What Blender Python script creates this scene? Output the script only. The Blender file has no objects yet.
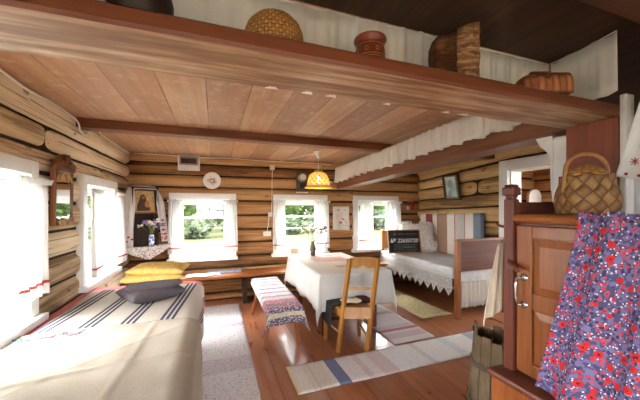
import bpy, bmesh, math, random
from math import sin, cos, pi, sqrt, atan2, hypot, radians as R
from mathutils import Vector, Matrix, noise as mn
random.seed(7)
SC = bpy.context.scene
COL = SC.collection

# ------------------------------------------------------------------ colours and materials
def lin(c):
    c /= 255.0
    return c / 12.92 if c <= .04045 else ((c + .055) / 1.055) ** 2.4
def rgb(r, g, b): return (lin(r), lin(g), lin(b), 1)

class E:
    """a node socket with arithmetic"""
    def __init__(s, m, k): s.m, s.k = m, k
    def _op(s, op, *o):
        n = s.m.nt.nodes.new('ShaderNodeMath'); n.operation = op
        for i, x in enumerate((s,) + o):
            if isinstance(x, E): s.m.nt.links.new(x.k, n.inputs[i])
            else: n.inputs[i].default_value = x
        return E(s.m, n.outputs[0])
    def __add__(s, o): return s._op('ADD', o)
    def __sub__(s, o): return s._op('SUBTRACT', o)
    def __mul__(s, o): return s._op('MULTIPLY', o)
    def __truediv__(s, o): return s._op('DIVIDE', o)
    def gt(s, o): return s._op('GREATER_THAN', o)
    def lt(s, o): return s._op('LESS_THAN', o)
    def fract(s): return s._op('FRACT')
    def floor(s): return s._op('FLOOR')
    def sin(s): return s._op('SINE')
    def abs(s): return s._op('ABSOLUTE')
    def max(s, o): return s._op('MAXIMUM', o)
    def min(s, o): return s._op('MINIMUM', o)
    def between(s, a, b): return s.gt(a) * s.lt(b)

class M:
    """material under construction"""
    def __init__(s, name, rough=.6, spec=.4, metal=0.0, coat=0.0, sheen=0.0):
        s.mat = bpy.data.materials.new(name); s.mat.use_nodes = True
        s.nt = s.mat.node_tree; s.b = s.nt.nodes['Principled BSDF']
        s.out = s.nt.nodes['Material Output']
        s.b.inputs['Roughness'].default_value = rough
        s.b.inputs['Specular IOR Level'].default_value = spec
        s.b.inputs['Metallic'].default_value = metal
        s.b.inputs['Coat Weight'].default_value = coat
        s.b.inputs['Sheen Weight'].default_value = sheen
        s.tc = s.nt.nodes.new('ShaderNodeTexCoord')
    def coords(s, kind='Object', scale=(1, 1, 1), rot=(0, 0, 0)):
        mp = s.nt.nodes.new('ShaderNodeMapping')
        mp.inputs['Scale'].default_value = scale; mp.inputs['Rotation'].default_value = rot
        s.nt.links.new(s.tc.outputs[kind], mp.inputs['Vector']); return mp.outputs[0]
    def xyz(s, kind='Object'):
        n = s.nt.nodes.new('ShaderNodeSeparateXYZ'); s.nt.links.new(s.tc.outputs[kind], n.inputs[0])
        return [E(s, n.outputs[i]) for i in range(3)]
    def noise(s, scale, detail=3, vec=None, rough=.55):
        n = s.nt.nodes.new('ShaderNodeTexNoise'); n.inputs['Scale'].default_value = scale
        n.inputs['Detail'].default_value = detail; n.inputs['Roughness'].default_value = rough
        s.nt.links.new(vec or s.tc.outputs['Object'], n.inputs['Vector']); return E(s, n.outputs['Fac'])
    def voro(s, scale, vec=None, feature='F1', out='Distance', rnd=1.0):
        n = s.nt.nodes.new('ShaderNodeTexVoronoi'); n.inputs['Scale'].default_value = scale
        n.feature = feature; n.inputs['Randomness'].default_value = rnd
        s.nt.links.new(vec or s.tc.outputs['Object'], n.inputs['Vector']); return n.outputs[out]
    def attr(s, name):
        n = s.nt.nodes.new('ShaderNodeAttribute'); n.attribute_name = name; return n
    def ramp(s, fac, stops, mode='LINEAR'):
        n = s.nt.nodes.new('ShaderNodeValToRGB'); cr = n.color_ramp; cr.interpolation = mode
        cr.elements[0].position, cr.elements[0].color = stops[0]
        cr.elements[1].position, cr.elements[1].color = stops[-1]
        for p, c in stops[1:-1]:
            e = cr.elements.new(p); e.color = c
        s.nt.links.new(fac.k, n.inputs[0]); return n.outputs[0]
    def mix(s, fac, a, b, mode='MIX'):
        n = s.nt.nodes.new('ShaderNodeMix'); n.data_type = 'RGBA'; n.blend_type = mode
        for i, x in ((0, fac), (6, a), (7, b)):
            if isinstance(x, E): x = x.k
            if hasattr(x, 'is_output'): s.nt.links.new(x, n.inputs[i])
            else: n.inputs[i].default_value = x
        return n.outputs[2]
    def color(s, c):
        if hasattr(c, 'is_output'): s.nt.links.new(c, s.b.inputs['Base Color'])
        else: s.b.inputs['Base Color'].default_value = c
        return s
    def rough(s, e): s.nt.links.new(e.k, s.b.inputs['Roughness']); return s
    def bump(s, e, strength=.3, dist=.01):
        n = s.nt.nodes.new('ShaderNodeBump'); n.inputs['Strength'].default_value = strength
        n.inputs['Distance'].default_value = dist
        s.nt.links.new(e.k, n.inputs['Height']); s.nt.links.new(n.outputs[0], s.b.inputs['Normal']); return s
    def thin(s, trans=.4, holes=None, tcol=None):
        """cloth that lets light through; holes = E mask of open threads"""
        t = s.nt.nodes.new('ShaderNodeBsdfTranslucent'); mx = s.nt.nodes.new('ShaderNodeMixShader')
        mx.inputs[0].default_value = trans
        lk = s.b.inputs['Base Color'].links
        if lk: s.nt.links.new(lk[0].from_socket, t.inputs[0])
        else: t.inputs[0].default_value = s.b.inputs['Base Color'].default_value
        s.nt.links.new(s.b.outputs[0], mx.inputs[1]); s.nt.links.new(t.outputs[0], mx.inputs[2])
        last = mx.outputs[0]
        if holes is not None:
            tr = s.nt.nodes.new('ShaderNodeBsdfTransparent'); m2 = s.nt.nodes.new('ShaderNodeMixShader')
            if isinstance(holes, E): s.nt.links.new(holes.k, m2.inputs[0])
            else: m2.inputs[0].default_value = holes
            s.nt.links.new(last, m2.inputs[1]); s.nt.links.new(tr.outputs[0], m2.inputs[2]); last = m2.outputs[0]
        s.nt.links.new(last, s.out.inputs[0]); return s

def plain(name, c, rough=.6, var=.12, scale=12, stretch=(1, 1, 1), bump=0.0, bscale=None, **kw):
    m = M(name, rough, **kw)
    v = m.coords('Object', stretch)
    n = m.noise(scale, 4, v)
    lo = tuple(x * (1 - var) for x in c[:3]) + (1,); hi = tuple(min(1, x * (1 + var)) for x in c[:3]) + (1,)
    m.color(m.ramp(n, [(.3, lo), (.7, hi)]))
    if bump: m.bump(m.noise(bscale or scale * 3, 3, v), bump)
    return m.mat

def grain(name, c1, c2, axis=1, rough=.5, knots=True, bump=.15, fine=60, **kw):
    """wood with grain along one axis, worn patches"""
    m = M(name, rough, **kw)
    st = [14, 14, 14]; st[axis] = .9
    v = m.coords('Object', tuple(st)); n = m.noise(1.6, 5, v, .6)
    st2 = [fine] * 3; st2[axis] = 2.5
    f = m.noise(1.0, 3, m.coords('Object', tuple(st2)))
    big = m.noise(1.7, 2)
    c = m.ramp(n * .6 + f * .25 + big * .15, [(.32, c1), (.68, c2)])
    m.color(c); m.bump(f, bump, .004)
    return m.mat

def logs_mat(name, axis, dark, mid, light):
    m = M(name, .72, .25)
    st = [11, 11, 11]; st[axis] = .7
    n = m.noise(1.3, 6, m.coords('Object', tuple(st)), .65)
    st = [55, 55, 55]; st[axis] = 1.6
    f = m.noise(1.0, 3, m.coords('Object', tuple(st)), .6)
    tone = E(m, m.attr('tone').outputs['Fac'])
    c = m.ramp(n * .5 + f * .2 + tone * .35, [(.36, dark), (.49, mid), (.64, light)])
    st = [7, 7, 7]; st[axis] = 3
    k = E(m, m.voro(1.0, m.coords('Object', tuple(st))))
    spots = k.lt(.13) * m.noise(3.0).gt(.45)
    c = m.mix(spots * .55, c, rgb(70, 45, 25))
    st = [80, 80, 80]; st[axis] = .55
    cr = m.noise(1.0, 2, m.coords('Object', tuple(st)))
    c = m.mix(cr.gt(.63) * .65, c, rgb(72, 50, 30))
    m.color(c); m.bump(n * .5 + f * .5, .35, .012)
    return m.mat

WHITE_PAINT = plain('white_paint', rgb(226, 226, 222), .45, .04, 6, bump=.03)
LOG_L = logs_mat('hewn_logs_left', 1, rgb(140, 116, 84), rgb(214, 192, 152), rgb(236, 221, 188))
LOG_B = logs_mat('hewn_logs_back', 0, rgb(100, 66, 38), rgb(168, 122, 76), rgb(196, 154, 104))
LOG_R = logs_mat('hewn_logs_right', 1, rgb(112, 84, 50), rgb(184, 146, 94), rgb(212, 178, 126))
CAULK = plain('moss_caulking', rgb(58, 44, 32), .95, .4, 30, bump=.6)
DARK = plain('dark_timber', rgb(60, 38, 24), .8, .3, 10)

# ------------------------------------------------------------------ mesh building
class MB:
    def __init__(s): s.v = []; s.f = []; s.mi = []; s.uv = {}; s.tone = []
    def add(s, vs, fs, mi=0, uvs=None, tone=.5):
        o = len(s.v); s.v += [tuple(x) for x in vs]; s.tone += [tone] * len(vs)
        for i, f in enumerate(fs):
            s.f.append([o + k for k in f]); s.mi.append(mi)
        if uvs:
            for i, u in enumerate(uvs): s.uv[o + i] = u
        return s
    def box(s, lo, hi, mi=0, rot=None, piv=None, tone=.5):
        x0, y0, z0 = lo; x1, y1, z1 = hi
        vs = [Vector(p) for p in ((x0, y0, z0), (x1, y0, z0), (x1, y1, z0), (x0, y1, z0), (x0, y0, z1), (x1, y0, z1), (x1, y1, z1), (x0, y1, z1))]
        if rot:
            c = Vector(piv) if piv else (vs[0] + vs[6]) / 2
            vs = [rot @ (p - c) + c for p in vs]
        return s.add(vs, [(0, 3, 2, 1), (4, 5, 6, 7), (0, 1, 5, 4), (1, 2, 6, 5), (2, 3, 7, 6), (3, 0, 4, 7)], mi, tone=tone)
    def beam(s, a, b, w, h, up=(0, 0, 1), mi=0, taper=1.0):
        a, b = Vector(a), Vector(b); d = (b - a).normalized(); u = Vector(up)
        sx = d.cross(u)
        if sx.length < 1e-4: sx = d.cross(Vector((0, 1, 0)))
        sx.normalize(); sy = sx.cross(d).normalized()
        vs = []
        for p, t in ((a, 1), (b, taper)):
            for i, j in ((-1, -1), (1, -1), (1, 1), (-1, 1)):
                vs.append(p + sx * i * w * t / 2 + sy * j * h * t / 2)
        return s.add(vs, [(0, 3, 2, 1), (4, 5, 6, 7), (0, 1, 5, 4), (1, 2, 6, 5), (2, 3, 7, 6), (3, 0, 4, 7)], mi)
    def tube(s, pts, r, n=8, mi=0, cap=True):
        pts = [Vector(p) for p in pts]; rs = r if isinstance(r, (list, tuple)) else [r] * len(pts)
        vs = []; ref = None
        for i, p in enumerate(pts):
            d = (pts[min(i + 1, len(pts) - 1)] - pts[max(i - 1, 0)]).normalized()
            if ref is None:
                ref = d.cross(Vector((0, 0, 1)))
                if ref.length < 1e-3: ref = d.cross(Vector((0, 1, 0)))
            ref = (ref - d * ref.dot(d)).normalized(); bi = d.cross(ref)
            for k in range(n):
                a = 2 * pi * k / n; vs.append(p + (ref * cos(a) + bi * sin(a)) * rs[i])
        fs = [(i * n + k, i * n + (k + 1) % n, (i + 1) * n + (k + 1) % n, (i + 1) * n + k) for i in range(len(pts) - 1) for k in range(n)]
        if cap: fs += [tuple(range(n))[::-1], tuple(range((len(pts) - 1) * n, len(pts) * n))]
        return s.add(vs, fs, mi)
    def lathe(s, prof, n=24, c=(0, 0, 0), mi=0, sx=1, sy=1, jit=0):
        vs = []; fs = []
        for (r, z) in prof:
            for k in range(n):
                a = 2 * pi * k / n; q = r * (1 + jit * random.uniform(-1, 1))
                vs.append((c[0] + q * cos(a) * sx, c[1] + q * sin(a) * sy, c[2] + z))
        m = len(prof)
        fs = [(i * n + k, i * n + (k + 1) % n, (i + 1) * n + (k + 1) % n, (i + 1) * n + k) for i in range(m - 1) for k in range(n)]
        if prof[0][0] > 1e-4: fs.append(tuple(range(n))[::-1])
        if prof[-1][0] > 1e-4: fs.append(tuple(range((m - 1) * n, m * n)))
        return s.add(vs, fs, mi)
    def grid(s, nu, nv, fn, mi=0, uv=None, tone=.5, flip=False):
        vs = []; us = []
        for j in range(nv + 1):
            for i in range(nu + 1):
                a, b = i / nu, j / nv
                vs.append(fn(a, b)); us.append(uv(a, b) if uv else (a, b))
        fs = []
        for j in range(nv):
            for i in range(nu):
                k = j * (nu + 1) + i; q = (k, k + 1, k + nu + 2, k + nu + 1)
                fs.append(q[::-1] if flip else q)
        return s.add(vs, fs, mi, us, tone)
    def slab(s, nu, nv, fn, th, mi=0, uv=None):
        """closed sheet: fn gives the top, th the thickness downwards"""
        o = len(s.v)
        s.grid(nu, nv, fn, mi, uv)
        s.grid(nu, nv, lambda a, b: Vector(fn(a, b)) - Vector((0, 0, th)), mi, uv, flip=True)
        n1 = (nu + 1) * (nv + 1); ring = [i for i in range(nu + 1)] + [j * (nu + 1) + nu for j in range(1, nv + 1)] + [nv * (nu + 1) + i for i in range(nu - 1, -1, -1)] + [j * (nu + 1) for j in range(nv - 1, 0, -1)]
        for a, b in zip(ring, ring[1:] + ring[:1]):
            s.f.append([o + b, o + a, o + n1 + a, o + n1 + b]); s.mi.append(mi)
        return s
    def build(s, name, mats, parent=None, smooth=False, bevel=0, solid=0, sub=0, org=None, angle=40):
        if not isinstance(mats, (list, tuple)): mats = [mats]
        me = bpy.data.meshes.new(name)
        o = Vector(org) if org else Vector((0, 0, 0))
        me.from_pydata([Vector(p) - o for p in s.v], [], s.f); me.update()
        for m in mats: me.materials.append(m)
        for p, mi in zip(me.polygons, s.mi): p.material_index = mi; p.use_smooth = smooth
        if s.uv:
            ul = me.uv_layers.new(name='UVMap')
            for l in me.loops: ul.data[l.index].uv = s.uv.get(l.vertex_index, (0, 0))
        if any(t != .5 for t in s.tone):
            at = me.attributes.new('tone', 'FLOAT', 'POINT')
            for i, t in enumerate(s.tone): at.data[i].value = t
        ob = bpy.data.objects.new(name, me); COL.objects.link(ob)
        ob.location = o
        if parent:
            ob.parent = parent; ob.location = o
        if sub:
            md = ob.modifiers.new('sub', 'SUBSURF'); md.levels = md.render_levels = sub
        if solid:
            md = ob.modifiers.new('solid', 'SOLIDIFY'); md.thickness = solid; md.offset = 0
        if bevel:
            md = ob.modifiers.new('bevel', 'BEVEL'); md.width = bevel; md.segments = 2; md.limit_method = 'ANGLE'; md.angle_limit = R(angle)
        return ob

def tag(o, label, cat, group=None, kind=None):
    o['label'] = label; o['category'] = cat
    if group: o['group'] = group
    if kind: o['kind'] = kind
    return o
def thing(name, label, cat, loc=(0, 0, 0), rz=0, group=None, kind=None):
    o = bpy.data.objects.new(name, None); COL.objects.link(o); o.empty_display_size = .05
    o.location = loc; o.rotation_euler = (0, 0, rz)
    return tag(o, label, cat, group, kind)
def dup(root, loc=None, rz=None, label=None):
    r = root.copy(); COL.objects.link(r)
    if loc is not None: r.location = loc
    if rz is not None: r.rotation_euler = (0, 0, rz)
    if label: r['label'] = label
    for ch in list(root.children):
        c = ch.copy(); COL.objects.link(c); c.parent = r
        for g in list(ch.children):
            d = g.copy(); COL.objects.link(d); d.parent = c
    return r
def text_mesh(name, body, size, mat, parent, mtx, depth=.0008):
    cu = bpy.data.curves.new(name, 'FONT'); cu.body = body; cu.size = size; cu.extrude = depth; cu.offset = .0022
    cu.align_x = 'CENTER'; cu.align_y = 'CENTER'
    t = bpy.data.objects.new('tmp', cu); COL.objects.link(t)
    dg = bpy.context.evaluated_depsgraph_get(); me = bpy.data.meshes.new_from_object(t.evaluated_get(dg))
    bpy.data.objects.remove(t); me.materials.clear(); me.materials.append(mat)
    o = bpy.data.objects.new(name, me); COL.objects.link(o); o.matrix_local = mtx
    o.parent = parent
    return o

# ------------------------------------------------------------------ camera
cam = bpy.data.cameras.new('camera'); cam_o = bpy.data.objects.new('camera', cam); COL.objects.link(cam_o)
cam.sensor_width = 36; cam.lens = 292 * 36 / 640; cam.shift_y = 8 / 640; cam.clip_start = .02
cam_o.location = (0, 0, 1.5); cam_o.rotation_euler = (pi / 2, 0, -R(19.8))
SC.camera = cam_o

# ------------------------------------------------------------------ room shell
XL, YB, XR, YR, ZC = -1.2, 5.02, 4.0, -2.6, 2.33
f_left = lambda a, z, d: Vector((XL + d, a, z))
f_back = lambda a, z, d: Vector((a, YB - d, z))
f_right = lambda a, z, d: Vector((XR - d, a, z))
f_rear = lambda a, z, d: Vector((a, YR + d, z))

def log_wall(name, f, a0, a1, joints, opens, mat, label, th=.22, splits={}, seed=0, flip=False, zref=None):
    """hewn logs with caulked joints; joints: z or (z at zref[0], z at zref[1])"""
    rnd = random.Random(seed); b = MB()
    def jz(j, a):
        z = joints[j]
        if isinstance(z, tuple):
            t = min(1.15, max(0, (a - zref[0]) / (zref[1] - zref[0]))); return z[0] + (z[1] - z[0]) * t
        return z
    def piece(j, p0, p1, zlo, zhi, tone, ends):
        nu = max(1, int((p1 - p0) / .1)); nv = 10
        sd = rnd.random() * 50
        def fn(u, v):
            a = p0 + (p1 - p0) * u; lo, hi = jz(j, a), jz(j + 1, a)
            g = max(.004, .045 + .06 * mn.noise(Vector((a * 1.3, sd, 3))) + .02 * mn.noise(Vector((a * 7, sd, 5)))); g2 = max(.004, .045 + .06 * mn.noise(Vector((a * 1.3, sd, 33))) + .02 * mn.noise(Vector((a * 7, sd, 35))))
            z0, z1 = max(lo + g * (hi - lo), zlo), min(hi - g2 * (hi - lo), zhi); z = z0 + (z1 - z0) * v
            t = (z - lo) / max(1e-4, hi - lo); q = abs(2 * t - 1)
            wob = mn.noise(Vector((a * 1.1, sd, t * 1.5))) * .014 + mn.noise(Vector((a * 5, sd, t * 4))) * .004
            d = -.052 * min(1, q / .9) ** 5 + wob * (1 - q ** 6) - .012 * mn.noise(Vector((a * .8, sd + 9, 0))) * q
            for e in ends:
                if abs(a - e) < .035: d -= .05 * (1 - abs(a - e) / .035)
            return f(a, z, d)
        b.grid(nu, nv, fn, 0, tone=tone, flip=flip)
    for j in range(len(joints) - 1):
        lo = min(jz(j, a0), jz(j, a1)); hi = max(jz(j + 1, a0), jz(j + 1, a1))
        base = rnd.uniform(.15, .85)
        cuts = [a0, a1] + splits.get(j, [])
        for o in opens:
            if o[3] > lo and o[2] < hi: cuts += [o[0], o[1]]
        cuts = sorted(set(cuts)); tone = base
        for p0, p1 in zip(cuts, cuts[1:]):
            if p0 in splits.get(j, []): tone = rnd.uniform(.15, .85)
            ends = [e for e in splits.get(j, []) if e in (p0, p1)]
            mid = (p0 + p1) / 2
            hit = [o for o in opens if o[0] < mid < o[1] and o[3] > lo and o[2] < hi]
            if not hit: piece(j, p0, p1, -9, 9, tone, ends)
            else:
                o = hit[0]; l2, h2 = jz(j, mid), jz(j + 1, mid)
                if o[2] - l2 > .015: piece(j, p0, p1, -9, o[2], tone, ends)
                if h2 - o[3] > .015: piece(j, p0, p1, o[3], 9, tone, ends)
    # caulked core behind the logs
    az = sorted({a0, a1} | {x for o in opens for x in o[:2]}); zz = sorted({-.3, ZC + .25} | {x for o in opens for x in o[2:]})
    for p, q in zip(az, az[1:]):
        for r_, t in zip(zz, zz[1:]):
            if any(o[0] - 1e-6 <= p and q <= o[1] + 1e-6 and o[2] - 1e-6 <= r_ and t <= o[3] + 1e-6 for o in opens): continue
            c0, c1 = f(p, r_, -.045), f(q, t, -th)
            b.box([min(c0[i], c1[i]) for i in range(3)], [max(c0[i], c1[i]) for i in range(3)], 1)
    o = b.build(name, [mat, CAULK], smooth=True)
    o['kind'] = 'structure'; o['label'] = label; o['category'] = 'wall'
    return o

# windows: (wall, a0, a1, z0, z1) of the outer casing
CS = .095
WINS = [('b', -.664, .33, .66, 1.735), ('b', .945, 1.945, .66, 1.735), ('b', 2.476, 3.483, .66, 1.735),
        ('l', 1.62, 2.62, .70, 1.825), ('l', 3.36, 4.385, .70, 1.825), ('l', -.5, .5, .70, 1.825), ('l', -2.1, -1.1, .70, 1.825), ('r', -.9, .5, .6, 2.05), ('r', 1.0, 2.4, .6, 2.05)]  # the last four are unseen, added behind the camera to let in fill light
def opening(w): return (w[1] + CS, w[2] - CS, w[3] + .05, w[4] - CS)
OB = [opening(w) for w in WINS if w[0] == 'b']; OL = [opening(w) for w in WINS if w[0] == 'l']
OR_ = [opening(w) for w in WINS if w[0] == 'r']
DOOR = (2.36, 3.05, -.31, 2.04)

log_wall('wall_back', f_back, XL - .2, XR + .2, [0, .12, .34, .52, .70, .93, 1.145, 1.38, 1.618, 1.83, 2.02, 2.2, 2.38], OB, LOG_B,
         'back wall of brown hewn logs with three windows', seed=3, flip=False)
log_wall('wall_left', f_left, YR, YB + .1, [0, .2, .42, .64, .865, 1.087, 1.31, 1.545, 1.77, 1.95, 2.135, 2.38], OL, LOG_L,
         'left wall of pale hewn logs with the carved mirror', seed=5, splits={9: [2.86], 10: [1.2], 7: [.9], 8: [4.0]}, flip=True)
log_wall('wall_right', f_right, YR, YB + .1,
         [(0, .02), (.2, .2), (.4, .41), (.62, .63), (.83, .85), (1.04, 1.07), (1.25, 1.29), (1.455, 1.53), (1.655, 1.735), (1.87, 1.98), (2.06, 2.2), (2.3, 2.42), (2.5, 2.6)],
         [DOOR], LOG_R, 'right wall of yellow hewn logs behind the metal framed bed', seed=11, splits={8: [3.62]}, zref=(5.02, 3.18), flip=False)
log_wall('wall_rear', f_rear, XL - .2, XR + .2, [0, .23, .46, .69, .92, 1.15, 1.38, 1.6, 1.82, 2.05, 2.38], OR_, LOG_B,
         'rear wall of hewn logs behind the viewer', seed=17, flip=True)
bpy.data.objects['wall_right']['label'] = 'right wall of yellow hewn logs above the lace bed'

# floor: painted boards, varnished
mf = M('painted_floor_boards', .3, .5, coat=.25)
x, y, z = mf.xyz()
bx = (x - .516 + 6.9) / .345
line = (bx.fract() - .5).abs().gt(.488)
idx = bx.floor()
st = mf.noise(1.0, 4, mf.coords('Object', (18, 1.2, 1)))
wear = mf.noise(2.2, 5, mf.coords('Object', (1.6, .9, 1)))
var = (idx * 12.9898).sin().abs()
c = mf.ramp(st * .45 + wear * .4 + var * .15, [(.28, rgb(112, 63, 39)), (.52, rgb(146, 88, 57)), (.78, rgb(176, 124, 91))])
c = mf.mix(line * .75, c, rgb(66, 34, 20))
mf.color(c); mf.rough(wear * .25 + st * .15 + .12)
mf.bump(line * -1.0 + st * .12, .35, .006)
fl = MB().box((XL - .1, YR - .1, -.12), (6.3, YB + .1, 0)).build('floor', mf.mat)
tag(fl, 'red-brown painted plank floor', 'floor', kind='structure')

# ceiling: painted wide boards along y
mc = M('painted_ceiling_boards', .5, .35)
x, y, z = mc.xyz()
bx = (x + .496 + 9) / .295
line = (bx.fract() - .5).abs().gt(.487); idx = bx.floor()
st = mc.noise(1.0, 4, mc.coords('Object', (20, .8, 1))); wear = mc.noise(1.8, 5)
var = (idx * 7.77).sin().abs()
c = mc.ramp(st * .4 + wear * .35 + var * .25, [(.25, rgb(146, 103, 71)), (.55, rgb(177, 131, 94)), (.8, rgb(203, 165, 127))])
c = mc.mix(mc.noise(11, 6, None, .7).gt(.58) * .35, c, rgb(206, 176, 148)); c = mc.mix(line * (wear * 2.2 - .55).max(0).min(.85), c, rgb(62, 38, 26))
mc.color(c); mc.bump(line * -1.0 + st * .1, .3, .006)
ce = MB().box((XL - .1, 1.135, ZC), (2.16, YB + .1, ZC + .12)).box((2.16, 2.5, ZC), (XR + .1, YB + .1, ZC + .12)).build('ceiling', mc.mat)
tag(ce, 'brown painted plank ceiling over the table', 'ceiling', kind='structure')
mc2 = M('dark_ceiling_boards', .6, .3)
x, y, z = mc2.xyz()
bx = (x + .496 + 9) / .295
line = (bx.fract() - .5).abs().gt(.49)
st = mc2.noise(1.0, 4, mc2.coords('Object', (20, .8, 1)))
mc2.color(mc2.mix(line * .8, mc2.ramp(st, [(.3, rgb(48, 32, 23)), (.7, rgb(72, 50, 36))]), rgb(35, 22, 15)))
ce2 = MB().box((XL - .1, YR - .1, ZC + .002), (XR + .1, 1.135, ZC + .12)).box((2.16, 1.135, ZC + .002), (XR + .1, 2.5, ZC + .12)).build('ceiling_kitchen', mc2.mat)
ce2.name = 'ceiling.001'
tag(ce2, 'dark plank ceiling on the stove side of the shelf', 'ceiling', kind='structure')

BEAMC = grain('beam_red_brown', rgb(92, 48, 28), rgb(138, 84, 54), 0, .42)
tr = MB().box((XL, 3.27, 2.245), (XR, 3.42, ZC + .01)).build('trim_1', BEAMC, bevel=.006)
tag(tr, 'dark brown ceiling beam across the room above the table', 'ceiling beam', kind='structure')
tr = MB().box((XL, .47, 2.255), (XR, .685, ZC + .02)).build('trim_2', grain('beam_dark', rgb(60, 34, 22), rgb(92, 56, 36), 0, .5), bevel=.006)
tag(tr, 'dark ceiling beam on the stove side at the top right corner', 'ceiling beam', kind='structure')

# ------------------------------------------------------------------ windows
glass = bpy.data.materials.new('window_glass'); glass.use_nodes = True
nt = glass.node_tree; nt.nodes.remove(nt.nodes['Principled BSDF'])
t_ = nt.nodes.new('ShaderNodeBsdfTransparent'); g_ = nt.nodes.new('ShaderNodeBsdfGlossy'); g_.inputs['Roughness'].default_value = .02
mx = nt.nodes.new('ShaderNodeMixShader'); mx.inputs[0].default_value = .04; nt.links.new(t_.outputs[0], mx.inputs[1]); nt.links.new(g_.outputs[0], mx.inputs[2])
nt.links.new(mx.outputs[0], nt.nodes['Material Output'].inputs[0])

def fbox(b, f, a0, a1, z0, z1, d0, d1, mi=0):
    p, q = f(a0, z0, d0), f(a1, z1, d1)
    b.box([min(p[i], q[i]) for i in range(3)], [max(p[i], q[i]) for i in range(3)], mi)

def window(n, w, hbars, vbar, label):
    f = {'b': f_back, 'l': f_left, 'r': f_rear}[w[0]]; a0, a1, z0, z1 = w[1:]
    o0, o1, p0, p1 = opening(w)
    root = thing('window_%d' % n, label, 'window', f((a0 + a1) / 2, z0, 0), kind='structure')
    org = root.location
    def part(b, name, m, par=root, bev=.004):
        ob = b.build(name, m, bevel=bev)
        for v in ob.data.vertices: v.co -= org
        ob.parent = par; return ob
    b = MB()
    fbox(b, f, a0, o0, z0 + .05, z1, -.03, .03); fbox(b, f, o1, a1, z0 + .05, z1, -.03, .03); fbox(b, f, o0, o1, p1, z1, -.03, .03)
    part(b, 'casing', WHITE_PAINT)
    b = MB(); fbox(b, f, a0 - .025, a1 + .025, z0, p0, -.03, .075); fbox(b, f, o0 - .01, o1 + .01, p0 - .03, p0 + .006, -.225, -.02)
    part(b, 'sill', WHITE_PAINT)
    b = MB(); D = -.21
    fbox(b, f, o0 - .02, o0 + .015, p0, p1, D, -.03); fbox(b, f, o1 - .015, o1 + .02, p0, p1, D, -.03); fbox(b, f, o0 - .02, o1 + .02, p1 - .015, p1 + .02, D, -.03)
    part(b, 'lining', WHITE_PAINT, bev=0)
    b = MB(); s0, s1, t0, t1 = o0 + .015, o1 - .015, p0, p1 - .015; fw = .075
    fbox(b, f, s0, s0 + fw, t0, t1, -.17, -.12); fbox(b, f, s1 - fw, s1, t0, t1, -.17, -.12)
    fbox(b, f, s0 + fw, s1 - fw, t0, t0 + .05, -.17, -.12); fbox(b, f, s0 + fw, s1 - fw, t1 - fw, t1, -.17, -.12)
    for h in hbars: fbox(b, f, s0 + fw, s1 - fw, h - .014, h + .014, -.165, -.125)
    if vbar: m_ = (s0 + s1) / 2; fbox(b, f, m_ - .014, m_ + .014, t0 + .05, t1 - fw, -.165, -.125)
    sash = part(b, 'sash', WHITE_PAINT)
    b = MB(); fbox(b, f, s0 + fw - .005, s1 - fw + .005, t0 + .045, t1 - fw + .005, -.148, -.142)
    part(b, 'pane', glass, sash, 0)
    # sky portal for the light sampling
    la = bpy.data.lights.new('window_portal', 'AREA'); la.shape = 'RECTANGLE'; la.size = o1 - o0; la.size_y = p1 - p0
    la.cycles.is_portal = True
    lo = bpy.data.objects.new('window_portal', la); COL.objects.link(lo)
    lo.location = f((o0 + o1) / 2, (p0 + p1) / 2, -.23)
    n_ = f(0, 0, 1) - f(0, 0, 0); lo.rotation_euler = n_.to_track_quat('-Z', 'Z').to_euler()
    # area lamp added outside the window to boost the daylight indoors
    da = bpy.data.lights.new('sky_light', 'AREA'); da.shape = 'RECTANGLE'; da.size = 2.2; da.size_y = 1.4; da.energy = FILL_LAMP_W[w[0]]; da.color = (.96, .98, 1.0)
    do = bpy.data.objects.new('sky_light', da); COL.objects.link(do)
    hz = w[0] == 'l'
    do.location = f((o0 + o1) / 2, 2.25 if hz else 2.9, -1.5); tgt = f((o0 + o1) / 2, 1.35 if hz else .9, .9)
    do.rotation_euler = (tgt - do.location).to_track_quat('-Z', 'Z').to_euler()
    return root
FILL_LAMP_W = {'b': 100, 'l': 75, 'r': 260}  # power of the added fill lamps, by wall
window(1, WINS[0], [1.34], False, 'white framed window above the wall bench beside the icon corner')
window(2, WINS[1], [1.345, 1.13], False, 'white framed middle window of the back wall behind the table vase')
window(3, WINS[2], [1.32], True, 'white framed window of the back wall beside the bed headboard')
window(4, WINS[3], [1.4], True, 'white framed window at the near left edge of the left wall')
window(5, WINS[4], [1.4], True, 'white framed window between the carved mirror and the icon corner')
window(6, WINS[5], [1.4], True, 'white framed window of the left wall behind the viewer')  # from here on: out of view, put in to brighten the room
window(7, WINS[6], [1.4], True, 'white framed window of the left wall in the rear corner')
window(8, WINS[7], [1.4], True, 'white framed window of the rear wall behind the viewer')
window(9, WINS[8], [1.4], True, 'white framed window of the rear wall facing the stove side')
# ------------------------------------------------------------------ doorway and the room behind it
b = MB()
f = f_right
fbox(b, f, DOOR[1], DOOR[1] + .13, 0, 2.19, -.03, .035); fbox(b, f, DOOR[0] - .12, DOOR[0], 0, 2.19, -.03, .035); fbox(b, f, DOOR[0], DOOR[1], 2.04, 2.19, -.03, .035)
dr = thing('door_1', 'white framed open doorway beside the stove', 'doorway', (XR, 2.7, 0), kind='structure')
def shifted(ob, root):
    for v in ob.data.vertices: v.co -= root.location
    ob.parent = root; return ob
shifted(b.build('casing', WHITE_PAINT, bevel=.005), dr)
b = MB(); fbox(b, f, DOOR[1] - .012, DOOR[1] + .03, 0, 2.05, -.24, -.03); fbox(b, f, DOOR[0] - .03, DOOR[0] + .012, 0, 2.05, -.24, -.03); fbox(b, f, DOOR[0], DOOR[1], 2.03, 2.07, -.24, -.03)
shifted(b.build('lining', WHITE_PAINT), dr)
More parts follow.
